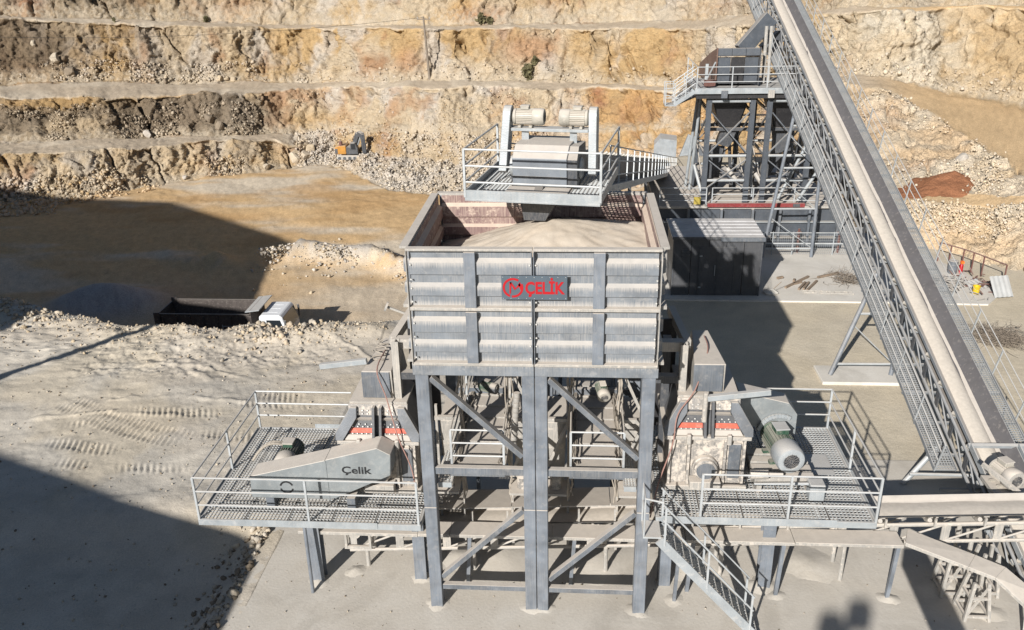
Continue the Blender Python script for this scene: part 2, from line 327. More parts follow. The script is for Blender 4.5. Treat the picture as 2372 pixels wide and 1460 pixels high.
# ------------------------------------------------------------------ quarry terrain: break lines (toe, crest, road edge ...) lofted from pit floor to top bench
LINES = np.array(
[[(-41.5,32.1,-8.0),(-61.5,58.0,-8.0),(-62.9,61.9,-2.7),(-67.3,67.8,-2.4),(-68.2,70.6,1.8),(-74.2,78.6,2.3),(-74.7,82.0,8.7),(-77.6,85.7,9.0),(-78.7,91.2,18.7)],
[(-33.9,32.3,-8.0),(-55.2,65.6,-8.0),(-56.0,68.5,-3.7),(-59.8,74.6,-3.4),(-60.5,77.4,0.7),(-65.6,85.5,1.2),(-66.1,89.2,8.2),(-68.7,93.2,8.4),(-69.6,98.5,17.7)],
[(-28.2,32.5,-8.0),(-47.0,67.2,-8.0),(-47.6,70.1,-3.8),(-50.7,75.9,-3.6),(-51.3,78.7,0.5),(-56.4,88.2,1.0),(-56.8,91.7,7.6),(-59.0,95.8,7.9),(-59.9,101.3,17.5)],
[(-22.4,32.6,-8.0),(-40.9,74.4,-8.0),(-41.4,76.8,-4.4),(-43.2,80.9,-4.3),(-43.7,83.8,-0.1),(-47.0,91.5,0.3),(-47.4,94.9,6.8),(-49.6,99.9,7.1),(-50.4,105.7,17.4)],
[(-17.9,32.7,-8.0),(-34.6,78.3,-8.0),(-34.9,80.6,-4.6),(-35.8,82.9,-4.6),(-36.3,85.9,-0.2),(-38.6,92.5,0.2),(-38.9,95.7,6.3),(-40.8,101.1,6.6),(-41.5,107.1,17.2)],
[(-15.4,32.8,-8.0),(-30.9,80.8,-8.0),(-31.3,83.1,-5.2),(-32.2,86.2,-5.1),(-32.9,89.9,-0.6),(-34.5,95.0,-0.3),(-34.8,98.3,6.0),(-36.1,102.4,6.2),(-36.7,108.7,17.1)],
[(-12.3,32.9,-8.0),(-26.2,84.2,-8.0),(-26.8,86.8,-7.1),(-27.0,88.5,-5.1),(-27.6,92.2,-0.6),(-28.5,95.8,-0.4),(-28.8,99.1,5.8),(-29.6,102.4,6.0),(-30.2,108.7,17.0)],
[(-8.4,33.0,-8.0),(-16.0,70.2,-8.0),(-17.4,77.8,-5.8),(-17.7,80.0,-3.8),(-18.1,83.6,0.6),(-18.8,87.1,0.8),(-19.0,90.2,6.4),(-19.6,93.2,6.6),(-20.0,99.0,16.7)],
[(-4.3,33.1,-8.0),(-9.1,69.1,-8.0),(-9.8,75.1,-5.8),(-10.1,77.8,-3.4),(-10.3,81.3,0.8),(-10.9,85.5,1.0),(-11.1,88.6,6.4),(-11.5,91.9,6.6),(-11.8,97.6,16.5)],
[(-0.2,33.2,-8.0),(-2.6,70.5,-8.0),(-2.9,76.3,-5.3),(-3.0,78.5,-3.3),(-3.2,81.8,0.6),(-3.4,85.7,0.8),(-3.5,88.9,6.4),(-3.8,92.2,6.5),(-4.0,97.9,16.3)],
[(5.3,33.4,-8.0),(6.2,70.4,-8.0),(6.3,75.8,-5.2),(6.3,77.8,-3.3),(6.3,81.0,0.5),(6.4,83.9,0.7),(6.4,87.1,6.2),(6.5,92.9,6.5),(6.4,98.4,16.1)],
[(9.0,29.1,-6.0),(12.5,64.4,-6.0),(13.0,70.8,-4.1),(13.2,73.2,-2.4),(13.4,77.0,0.9),(13.6,79.3,1.1),(13.6,82.6,6.4),(14.4,90.2,6.9),(14.4,95.4,15.9)],
[(11.6,22.6,-3.0),(16.8,53.4,-3.0),(17.7,59.5,-1.7),(18.1,62.6,-0.0),(18.5,66.1,2.6),(18.9,68.9,2.7),(19.1,72.0,7.6),(20.2,78.9,8.1),(20.3,83.2,15.7)],
[(15.5,27.9,-0.6),(18.5,41.3,-0.4),(20.1,48.5,0.7),(20.7,52.2,2.2),(21.3,55.6,4.3),(22.0,58.7,4.5),(22.2,61.6,9.1),(23.0,65.3,9.3),(23.1,68.8,15.4)],
[(17.4,25.3,-0.6),(18.4,29.2,-0.4),(19.9,34.9,1.3),(21.2,39.7,1.7),(23.5,49.7,5.3),(24.8,54.2,5.5),(25.0,57.0,9.9),(25.5,58.9,10.1),(25.7,61.9,15.3)],
[(19.5,25.4,-0.6),(20.4,28.3,-0.4),(21.6,32.7,1.2),(22.2,34.4,1.3),(26.0,47.8,5.0),(27.5,52.7,5.2),(27.8,55.6,9.9),(28.5,57.9,10.1),(28.7,60.8,15.2)],
[(21.6,24.2,-0.6),(22.6,27.1,-0.4),(23.9,31.4,1.5),(24.6,33.3,1.6),(27.8,42.5,3.4),(32.3,54.8,4.1),(32.7,58.4,9.7),(33.4,60.2,9.9),(33.6,63.2,15.2)],
[(23.6,21.0,-0.6),(24.7,23.4,-0.5),(26.5,28.7,2.3),(27.0,29.8,2.3),(28.0,32.2,2.7),(36.2,50.9,3.6),(36.7,54.9,10.0),(37.5,56.6,10.1),(37.8,59.4,15.0)],
[(25.2,15.0,-0.6),(26.7,17.8,-0.4),(29.2,23.8,3.0),(29.9,25.0,3.1),(30.1,25.5,3.2),(38.3,40.2,3.7),(39.0,44.4,10.6),(39.9,46.2,10.7),(40.2,48.6,14.9)]]
)
UCOL = np.array([-260, 0, 200, 400, 560, 650, 760, 900, 1050, 1200, 1400, 1560, 1720, 1860, 1980, 2080, 2200, 2372, 2640], float)
top = LINES[:, -1:, :]+np.array([0, 45.0, 1.0]); LINES = np.concatenate([LINES, top], 1)
def make_terrain():
    nu = 1100
    u = np.linspace(-260, 2640, nu)
    L = np.empty((nu, LINES.shape[1], 3))
    ker = np.exp(-0.5*(np.arange(-40, 41)/14.0)**2); ker /= ker.sum()
    for j in range(LINES.shape[1]):
        for k in range(3):
            x = np.interp(u, UCOL, LINES[:, j, k]); xp = np.concatenate([2*x[0]-x[40:0:-1], x, 2*x[-1]-x[-2:-42:-1]])
            L[:, j, k] = np.convolve(xp, ker, 'valid')
    # wander of each crest and toe line
    for j in range(1, LINES.shape[1]-1):
        q = np.stack([L[:, j, 0]*0.16, L[:, j, 1]*0.16, np.full(nu, j*7.7)], 1)
        dlt = (fbm(q*(1.5 if j in (2, 4, 6) else 1.0), 4, 50+j)-0.5)*(3.8 if j in (2, 4, 6) else 2.4); L[:, j, 1] += dlt*np.clip(np.abs(L[:, j, 1])/60, 0.35, 1.2)
        L[:, j, 2] += (fbm(q*2.3+9, 3, 80+j)-0.5)*(0.7 if j in (2, 4, 6) else 0.0 if j == 1 else 0.15)
    rows = [90, 52, 20, 58, 16, 72, 10, 80, 6]
    P = []; seg = []; tt = []
    for s, r in enumerate(rows):
        t = np.linspace(0, 1, r, endpoint=False)
        if s == 0: t = t**0.8
        for x in t:
            P.append(L[:, s]*(1-x)+L[:, s+1]*x); seg.append(s); tt.append(x)
    P.append(L[:, -1]); seg.append(len(rows)-1); tt.append(1.0)
    P = np.array(P); seg = np.array(seg); tt = np.array(tt); n = len(P)
    ROCK = np.array([0.0, 1.0, 0.1, 1.0, 0.05, 1.0, 0.05, 1.0, 0.2])
    r0 = np.repeat(ROCK[seg][:, None], nu, 1)
    mid = sstep(640, 760, u)*(1-sstep(1840, 1960, u))
    r0[seg == 2] = (0.08+0.85*mid)[None, :]
    # rounded transitions
    k2 = np.array([1, 2, 3, 2, 1.])/9; rp = np.pad(r0, ((2, 2), (0, 0)), 'edge'); rk = sum(k2[i]*rp[i:i+n] for i in range(5))
    # normals
    du = np.gradient(P, axis=1); dv = np.gradient(P, axis=0); N = np.cross(du, dv); N /= np.linalg.norm(N, axis=2, keepdims=True)+1e-9
    N *= np.where(N[..., 2:3] < 0, -1, 1)
    p = P.reshape(-1, 3); UU = np.repeat(u[None, :], n, 0).reshape(-1); SS = np.repeat(seg[:, None], nu, 1).reshape(-1); TT = np.repeat(tt[:, None], nu, 1).reshape(-1)
    rkf = rk.reshape(-1)
    warp = np.stack([fbm(p*0.5, 3, 1), fbm(p*0.5+31, 3, 2), fbm(p*0.5+77, 3, 3)], 1)-0.5
    big = fbm(p*np.array([0.13, 0.13, 0.09]), 4, 5)-0.5
    but = np.abs(fbm(np.stack([p[:, 0]*0.35+p[:, 2]*0.12, p[:, 1]*0.2, p[:, 2]*0.06], 1), 4, 8)-0.5)*2
    K_ = rkf > 0.03; cid = np.full(len(p), 0.5); gid = cid.copy(); hid = cid.copy()
    _, _, cid[K_] = worley((p[K_]+warp[K_]*1.6)*np.array([0.62, 0.62, 0.5]), 11)
    _, _, gid[K_] = worley((p[K_]+warp[K_]*1.0)*1.55, 15)
    _, _, hid[K_] = worley((p[K_]+warp[K_]*0.6)*np.array([3.4, 3.4, 4.0]), 16)
    fine = fbm(p*1.7, 4, 20)-0.5
    fs_ = fbm(np.stack([p[:, 0]*0.22+p[:, 2]*0.10, p[:, 1]*0.1, p[:, 2]*0.03+3], 1)+warp*0.25, 3, 9)
    fis = np.exp(-((fs_-0.5)/0.010)**2)*sstep(0.45, 0.6, fbm(p*0.14+90, 2, 10))
    d = big*1.8-(0.35-but)*0.95+(cid-0.5)*0.7+(gid-0.5)*0.36+(hid-0.5)*0.2+fine*0.5-fis*1.0
    right = sstep(1900, 2050, UU)*(SS < 4); c0s = fbm(p*0.25+44, 3, 28)
    skirt = np.isin(SS, (1, 3, 5, 7))*sstep(0.26, 0.04, TT+(c0s-0.5)*0.25)
    amp = rkf*(1-0.45*right)*(1-0.6*skirt)
    d = d*amp*np.where(SS >= 7, 1.25, 1.0)
    # gentle unevenness and wheel ruts on flats
    flat = 1-rkf
    d += flat*((fbm(p*np.array([0.25, 0.25, 0.25]), 4, 25)-0.5)*0.5+(fbm(p*1.5, 3, 27)-0.5)*0.12)
    # spur of tipped rock crossing the pit floor, low mounds
    sx, sy = p[:, 0], p[:, 1]
    ax = (sx+24)/30.0; ridge_y = 49.0-4.8*ax+np.sin(sx*0.33+0.6)*1.5+np.sin(sx*0.9)*0.5
    rid = np.exp(-((sy-ridge_y+(fbm(p*0.35, 3, 34)-0.5)*2.4)/1.3)**2)*sstep(-34, -20, sx)*(SS == 0)*sstep(0.25, 0.5, fbm(p*np.array([0.25, 0, 0]), 2, 35)+0.12)
    d += rid*(0.9+0.7*(fbm(p*0.9, 3, 33)-0.2))
    heap = np.exp(-(((sx+29.5)/3.6)**2+((sy-37.6)/2.6)**2))*(SS == 0)*1.9
    d += heap
    Q = p+N.reshape(-1, 3)*d[:, None]
    # ---------------- colour of the deposits
    c1 = fbm(p*np.array([0.11, 0.11, 0.16])+warp*0.4, 5, 40); c2 = fbm(p*np.array([0.3, 0.3, 0.12])+warp*0.8, 5, 44); c3 = fbm(p*0.7+warp, 4, 48)
    spk = fbm(p*2.6, 3, 52)
    col = np.repeat(PAL['cream'][None], len(p), 0)
    col = lerp(col, PAL['ochre'], sstep(0.42, 0.64, c1)*0.85)
    col = lerp(col, PAL['white'], sstep(0.48, 0.68, c2)*0.75)
    col = lerp(col, PAL['orange'], sstep(0.56, 0.76, fbm(p*np.array([0.22, 0.22, 0.1])+warp*0.9+50, 5, 60))*0.7)
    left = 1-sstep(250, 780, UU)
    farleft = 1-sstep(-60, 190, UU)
    low = sstep(0.95, 0.35, TT)
    # tipped grey brown waste on the second face, brown weathered first face
    wv = sstep(0.36, 0.56, fbm(p*np.array([0.12, 0.12, 0.3])+20, 4, 64)+0.34*(1-TT)-0.10)*(SS == 3)*(1-sstep(560, 700, UU))
    col = lerp(col, PAL['grey']*(0.75+0.5*c3[:, None]), wv*0.95)
    w1 = sstep(0.35, 0.6, fbm(p*np.array([0.15, 0.15, 0.3])+70, 4, 66))*(SS == 1)*(1-sstep(560, 680, UU))
    col = lerp(col, lerp(np.repeat(PAL['ochre'][None]*0.82, len(p), 0), PAL['grey']*1.05, sstep(0.46, 0.62, c3)), w1*0.6)
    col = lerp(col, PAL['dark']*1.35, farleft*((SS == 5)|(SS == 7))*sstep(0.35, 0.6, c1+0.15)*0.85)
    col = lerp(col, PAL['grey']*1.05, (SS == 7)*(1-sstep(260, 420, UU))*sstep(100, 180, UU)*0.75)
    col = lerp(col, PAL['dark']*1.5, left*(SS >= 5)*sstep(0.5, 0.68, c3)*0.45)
    for (pu, ps, pt, wu, wt, pc, k_) in ((1385, 3, 0.78, 16, 0.22, 'red', 0.85), (1470, 3, 0.45, 60, 0.35, 'orange', 0.5), (1228, 5, 0.62, 62, 0.26, 'orange', 0.75), (945, 5, 0.38, 34, 0.26, 'orange', 0.7), (870, 5, 0.3, 22, 0.22, 'orange', 0.55), (1115, 7, 0.08, 60, 0.12, 'red', 0.6), (2105, 5, 0.72, 16, 0.2, 'ochre', 0.9), (2265, 5, 0.5, 26, 0.3, 'ochre', 0.9), (1660, 7, 0.1, 60, 0.1, 'orange', 0.6), (2060, 3, 0.6, 60, 0.2, 'orange', 0.7), (60, 5, 0.55, 110, 0.5, 'dark', 0.75), (60, 7, 0.1, 40, 0.2, 'red', 0.7), (560, 7, 0.12, 60, 0.2, 'orange', 0.6), (720, 1, 0.9, 60, 0.4, 'orange', 0.6), (745, 3, 0.15, 60, 0.3, 'ochre', 0.7), (100, 3, 0.9, 130, 0.14, 'ochre', 0.8)):
        mk = np.exp(-(((UU-pu)/wu)**2+((TT-pt)/wt)**2)*(0.55+0.9*c3))*(SS == ps); col = lerp(col, PAL[pc]*1.05, np.clip(mk*1.3, 0, 1)*k_)
    col = lerp(col, np.array([0.46, 0.38, 0.275]), skirt*0.55)
    # pale broken rock in the centre and right
    col = lerp(col, PAL['white'], (SS == 1)*mid[None].repeat(n, 0).reshape(-1)*(0.35+0.5*sstep(0.4, 0.6, c2)))
    col = lerp(col, PAL['pale'], right*(0.25+0.5*sstep(0.4, 0.6, c3)))
    col = lerp(col, PAL['orange']*1.05, right*(SS == 3)*sstep(0.54, 0.68, c1)*0.45)
    tanp = right*sstep(0.44, 0.58, fbm(p*np.array([0.2, 0.2, 0.3])+123, 4, 67)); col = lerp(col, np.array([0.43, 0.30, 0.175]), tanp*0.85)
    cen = sstep(1250, 1450, UU)*(1-sstep(1700, 1850, UU))*(SS <= 3)
    col = lerp(col, np.array([0.50, 0.31, 0.14]), cen*sstep(0.36, 0.6, c3)*0.6)
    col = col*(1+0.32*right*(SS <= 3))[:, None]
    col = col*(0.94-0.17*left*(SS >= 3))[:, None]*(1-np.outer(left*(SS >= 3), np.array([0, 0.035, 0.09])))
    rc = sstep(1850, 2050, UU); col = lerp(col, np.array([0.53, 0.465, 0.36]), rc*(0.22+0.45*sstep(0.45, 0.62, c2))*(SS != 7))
    # roads and floor
    flc = lerp(np.repeat(PAL['floor'][None], len(p), 0), np.array([0.58, 0.50, 0.39]), sstep(0.50, 0.66, fbm(p*np.array([0.07, 0.2, 0.2])+5, 4, 70))*0.95)
    flc = lerp(flc, np.array([0.48, 0.30, 0.14]), sstep(0.52, 0.68, fbm(p*np.array([0.09, 0.22, 0.2])+15, 4, 72))*0.7)
    flc = lerp(flc, np.array([0.46, 0.36, 0.25]), sstep(52, 40, sy)*0.4)
    rdc = lerp(np.repeat(PAL['road'][None], len(p), 0), np.array([0.56, 0.48, 0.37]), sstep(0.45, 0.65, c2)*0.7)
    rampc = lerp(rdc, PAL['floor']*np.array([1.04, 1.06, 1.1]), sstep(1950, 2150, UU)*0.9)
    isfl = (SS == 0)[:, None]; isr = np.isin(SS, (2, 4, 6, 8))[:, None]
    fcol = np.where(isfl, flc, np.where(isr, rampc, col))
    flatw = 1-sstep(0.12, 0.45, rkf+0.35*(spk-0.5))
    col = lerp(col, fcol, flatw)
    col = lerp(col, PAL['white']*0.95, np.clip(rid, 0, 1)*sstep(0.42, 0.55, c3)*0.9)
    col = lerp(col, np.array([0.34, 0.33, 0.33]), np.clip(heap, 0, 1)*0.9)
    # toe scree: mixture of greys
    toe = np.isin(SS, (1, 3, 5, 7))*sstep(0.30, 0.05, TT)*sstep(0.42, 0.55, spk)
    col = lerp(col, PAL['pale']*0.9, toe*0.6)
    col = col*(0.80+0.4*fbm(p*3.1, 3, 90))[:, None]*(0.9+0.2*cid*rkf+0.1*(1-rkf))[:, None]
    rkA = rkf.reshape(n, nu)
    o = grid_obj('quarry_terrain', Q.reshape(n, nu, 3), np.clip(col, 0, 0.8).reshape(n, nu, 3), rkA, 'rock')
    tag(o, 'stepped limestone quarry face with benches, haul roads and pit floor', 'quarry', kind='structure')
    return Q.reshape(n, nu, 3), seg, tt, u, N, col.reshape(n, nu, 3)
TQ, TSEG, TT_, TU, TN, TCOL = make_terrain()
from mathutils.bvhtree import BVHTree

# plant terrace: level dusty ground with an embankment down to the pit
CRX = np.array([-70, -40, -24, -20, -16.8, -13, -9.3, -5, 0, 4, 7, 8.5, 10, 60.]); CRY = np.array([30, 25, 20.0, 18.0, 16.9, 16.75, 16.6, 17.3, 20, 26, 34, 44, 50, 52.])
def ground_z(x, y):
    p = np.stack([x, y, np.zeros_like(x)], 1)
    z = (fbm(p*0.22, 4, 101)-0.5)*0.16*sstep(-4.6, -8, x)+(fbm(p*0.9, 4, 103)-0.5)*0.10+(fbm(p*4.0, 3, 104)-0.5)*0.03
    # graded humps left of the plant
    hump = sstep(0.5, 0.72, fbm(p*np.array([0.16, 0.34, 1])+3, 4, 107))*sstep(-4.5, -8, x); z += hump*0.10
    rough = sstep(-4.6, -7, x)*np.maximum(0.25*sstep(0.35, 0.65, fbm(p*0.3+12, 3, 114)), sstep(11.5, 14.0, y+(fbm(p*0.4, 3, 118)-0.5)*5)); z += rough*((fbm(p*2.6, 5, 115, 0.6)-0.5)*0.26+(fbm(p*8.0, 2, 116)-0.5)*0.06)
    # ground falls away beside the slab
    z -= 0.55*sstep(-4.95, -6.4, x)*sstep(4.2, 1.5, y)
    z = np.where(x > -4.6, np.minimum(z, -0.02)-0.03, z)
    # windrow of spoil along the terrace edge
    yc = np.interp(x, CRX, CRY)+(fbm(np.stack([x*0.5, x*0, x*0], 1), 4, 110)-0.5)*1.6
    e = y-yc
    win = np.exp(-((e+0.9)/0.9)**2)*sstep(2, -4, x)*(0.05+0.45*fbm(p*0.8, 3, 112)*sstep(0.35, 0.6, fbm(p*0.35+8, 3, 113))); z += win
    z -= np.maximum(0, e)*0.95
    return np.maximum(z, -9.5), e, hump, win
TRACKS = [((-15.4, 9.9), (-9.4, 7.2), 0.36), ((-15.0, 10.35), (-9.0, 7.7), 0.36), ((-12.6, 9.5), (-8.6, 9.7), 0.5), ((-9.6, 8.2), (-6.4, 8.0), 0.55), ((-8.4, 10.9), (-6.0, 10.7), 0.6), ((-9.0, 10.1), (-5.6, 10.3), 0.36), ((-14.4, 7.3), (-11.2, 7.1), 0.5), ((-11.4, 6.0), (-8.4, 6.2), 0.42), ((-13.4, 6.2), (-11.6, 6.0), 0.4), ((-8.0, 6.8), (-5.6, 6.9), 0.4), ((-14.8, 8.5), (-12.8, 8.6), 0.4)]
RIDGES = [[(-12.6, 13.2), (-10.8, 12.8), (-9.0, 12.0), (-7.6, 11.3), (-5.8, 10.7)], [(-11.4, 12.6), (-10.4, 11.8)], [(-6.9, 15.8), (-5.4, 14.8), (-4.6, 13.9)], [(-13.4, 10.2), (-11.0, 10.6), (-8.4, 10.2)], [(-14.5, 12.4), (-12.2, 13.4), (-10.4, 15.2), (-9.9, 16.2)], [(-16.5, 8.6), (-13.0, 9.4), (-10.4, 9.2)]]
def make_ground():
    X = np.unique(np.concatenate([np.linspace(-70, -24, 36), np.linspace(-24, -16, 60), np.linspace(-16, -4.2, 290), np.linspace(-4.2, 34, 150)]).round(4))
    Y = np.unique(np.concatenate([np.linspace(-60, -4, 30), np.linspace(-4, 19, 350), np.linspace(19, 62, 90)]).round(4))
    xx, yy = np.meshgrid(X, Y); x = xx.ravel(); y = yy.ravel()
    z, e, hump, win = ground_z(x, y)
    p = np.stack([x, y, x*0], 1); trk = np.zeros(len(x))
    for (a, b, wd) in TRACKS:
        a = np.array(a); b = np.array(b); d = b-a; Ln = np.hypot(*d); d /= Ln; nrm = np.array([-d[1], d[0]])
        t = (x-a[0])*d[0]+(y-a[1])*d[1]; s = (x-a[0])*nrm[0]+(y-a[1])*nrm[1]+np.sin(t*0.5)*0.25
        for off in (0.0,):
            m = sstep(wd*0.75, wd*0.45, np.abs(s-off))*sstep(0, 1.0, t)*sstep(Ln, Ln-1.0, t)
            lug = np.clip(np.sin((t+s*0.35)*2*np.pi/0.21)*1.8+0.3, -0.6, 1)
            edge = np.exp(-((np.abs(s)-wd*0.5)/0.07)**2)*sstep(0, 1, t)*sstep(Ln, Ln-1, t)
            wob = 0.2+0.8*sstep(0.30, 0.55, fbm(p*np.array([0.9, 1.8, 1])+a[0], 3, 130))
            z += (m*(lug*0.032-0.02)+edge*0.012)*wob; trk = np.maximum(trk, m)
    for rd in RIDGES:
        for a, b in zip(rd[:-1], rd[1:]):
            a = np.array(a); b = np.array(b); d = b-a; L2 = (d**2).sum(); t = np.clip(((x-a[0])*d[0]+(y-a[1])*d[1])/L2, 0, 1)
            ds = np.hypot(x-a[0]-t*d[0], y-a[1]-t*d[1])+(fbm(p*2.2, 3, 132)-0.5)*0.25; z += 0.06*np.exp(-(ds/0.11)**2)*sstep(0.3, 0.55, fbm(p*0.8+5, 2, 133))
    c = lerp(np.repeat(PAL['soil'][None], len(x), 0), PAL['soil2'], sstep(0.4, 0.62, fbm(p*np.array([0.2, 0.5, 1]), 4, 120)))
    c = lerp(c, np.array([0.42, 0.39, 0.34]), sstep(0.5, 0.66, fbm(p*np.array([0.25, 0.45, 1])+40, 4, 122))*0.6)
    c = lerp(c, np.array([0.52, 0.44, 0.32]), sstep(0.5, 0.68, fbm(p*0.35+60, 4, 124))*0.5)
    c = lerp(c, np.array([0.52, 0.42, 0.28]), np.clip(win*1.4, 0, 1)*0.6)
    rgt = sstep(4, 7, x)*sstep(5, 8, y)
    c = c*1.04; c = lerp(c, np.array([0.57, 0.49, 0.36]), rgt*(0.4+0.5*fbm(p*0.4, 3, 126)))
    c = lerp(c, np.array([0.47, 0.35, 0.21]), sstep(0.2, 1.5, e)*0.8)
    c *= (0.85+0.3*fbm(p*2.2, 4, 128))[:, None]
    rk = np.clip(sstep(-0.6, 0.8, e)*0.9*(x < 8)+win*0.7+hump*0.15, 0, 1)
    P = np.stack([x, y, z], 1).reshape(len(Y), len(X), 3)
    o = grid_obj('plant_ground', P, c.reshape(len(Y), len(X), 3), rk.reshape(len(Y), len(X)), 'soil')
    tag(o, 'pale dusty terrace ground with tyre tracks around the crushing plant', 'ground', kind='structure')
make_ground()
def gz(x, y): return float(ground_z(np.array([x], float), np.array([y], float))[0][0])

# unseen hill added west of the view, ridge shaped to shade the pit floor
def make_shadow_hill():
    xs = np.array([-150, -100.1, -85.8, -74.6, -62.5, -54, -49.3, -43.7, -40.4, -39.4, -38, -36.3, -34.3, -33, -29, -26.8, -26.1, -25.5]); zs = np.array([33, 29, 27, 25.1, 24.4, 21.8, 20.3, 18.6, 17.4, 15.8, 14.1, 12.6, 10.7, 9.4, 8.9, 8.3, 4, -1.])
    X = np.concatenate([np.linspace(-150, -45, 60, endpoint=False), np.linspace(-45, -25.5, 110)]); H = np.interp(X, xs, zs); rows = []
    for t in np.linspace(-1, 1, 41):
        rows.append(np.stack([X, np.full_like(X, 5.0)+t*np.maximum(H, 0.5)*(1.0 if t > 0 else 1.25), np.maximum(H*(1-abs(t)), -1)-(1.0 if abs(t) > 0.97 else 0)], 1))
    P = np.array(rows); p = P.reshape(-1, 3); dz = (fbm(p*0.3, 4, 140)-0.5)*1.3*(np.abs(np.repeat(np.linspace(-1, 1, 41), len(X))) > 0.02); P[..., 2] += dz.reshape(P.shape[:2])
    c = lerp(np.repeat(PAL['grey'][None], p.shape[0], 0), PAL['pale'], fbm(p*0.2, 4, 141)).reshape(P.shape)
    o = grid_obj('shadow_hill', P, c, np.full(P.shape[:2], 0.6), 'rock'); tag(o, 'unseen hill added to shade the quarry pit', 'hill', kind='structure')
make_shadow_hill()

# ------------------------------------------------------------------ loose rock: scree as one mass, the larger boulders one by one
def ico():
    bm = bmesh.new(); bmesh.ops.create_icosphere(bm, subdivisions=1, radius=1.0); v = np.array([x.co[:] for x in bm.verts]); f = np.array([[q.index for q in y.verts] for y in bm.faces]); bm.free(); return v, f
IV, IF = ico()
ROCKV = []
for k in range(14):
    rs = np.random.RandomState(100+k); v = IV.copy()
    for _ in range(7):        # knock flats off a ball: angular broken stone
        d = rs.normal(size=3); d /= np.linalg.norm(d); c = rs.uniform(0.25, 0.7); s = v@d; v = v-np.maximum(0, s-c)[:, None]*d
    v *= rs.uniform(0.6, 1.35, 3)
    ROCKV.append(v)
def rot3(rs, n):
    q = rs.normal(size=(n, 4)); q /= np.linalg.norm(q, axis=1)[:, None]; w_, x, y, z = q.T
    return np.stack([np.stack([1-2*(y*y+z*z), 2*(x*y-z*w_), 2*(x*z+y*w_)], 1), np.stack([2*(x*y+z*w_), 1-2*(x*x+z*z), 2*(y*z-x*w_)], 1), np.stack([2*(x*z-y*w_), 2*(y*z+x*w_), 1-2*(x*x+y*y)], 1)], 1)
def rocks(name, pos, size, col, label, seed=3):
    rs = np.random.RandomState(seed); n = len(pos); Rm = rot3(rs, n); typ = rs.randint(0, len(ROCKV), n); nv = len(IV)
    V = np.stack([ROCKV[t] for t in typ]); V = np.einsum('nij,nkj->nki', Rm, V)*size[:, None, None]+pos[:, None, :]
    Fc = (IF[None]+(np.arange(n)*nv)[:, None, None]).reshape(-1, 3)
    me = bpy.data.meshes.new(name); me.vertices.add(n*nv); me.vertices.foreach_set('co', V.reshape(-1).astype(np.float32))
    me.loops.add(Fc.size); me.loops.foreach_set('vertex_index', Fc.reshape(-1).astype(np.int32)); me.polygons.add(len(Fc))
    me.polygons.foreach_set('loop_start', np.arange(0, Fc.size, 3, dtype=np.int32)); me.polygons.foreach_set('loop_total', np.full(len(Fc), 3, np.int32)); me.update(calc_edges=True)
    a = me.color_attributes.new('Col', 'FLOAT_COLOR', 'POINT'); c4 = np.ones((n, nv, 4), np.float32); c4[..., :3] = col[:, None, :]; a.data.foreach_set('color', c4.reshape(-1))
    me.materials.append(MT['rubble']); o = bpy.data.objects.new(name, me); COL.objects.link(o); tag(o, label, 'rubble', kind='stuff'); return o
def pick(mask, n, rs):
    ii = np.argwhere(mask); return ii[rs.randint(0, len(ii), n)]
def rock_cols(n, rs, kinds):
    c = np.array([PAL[k] for k in kinds])[rs.randint(0, len(kinds), n)]; return np.clip(c*rs.uniform(0.75, 1.2, (n, 1)), 0, 0.75)
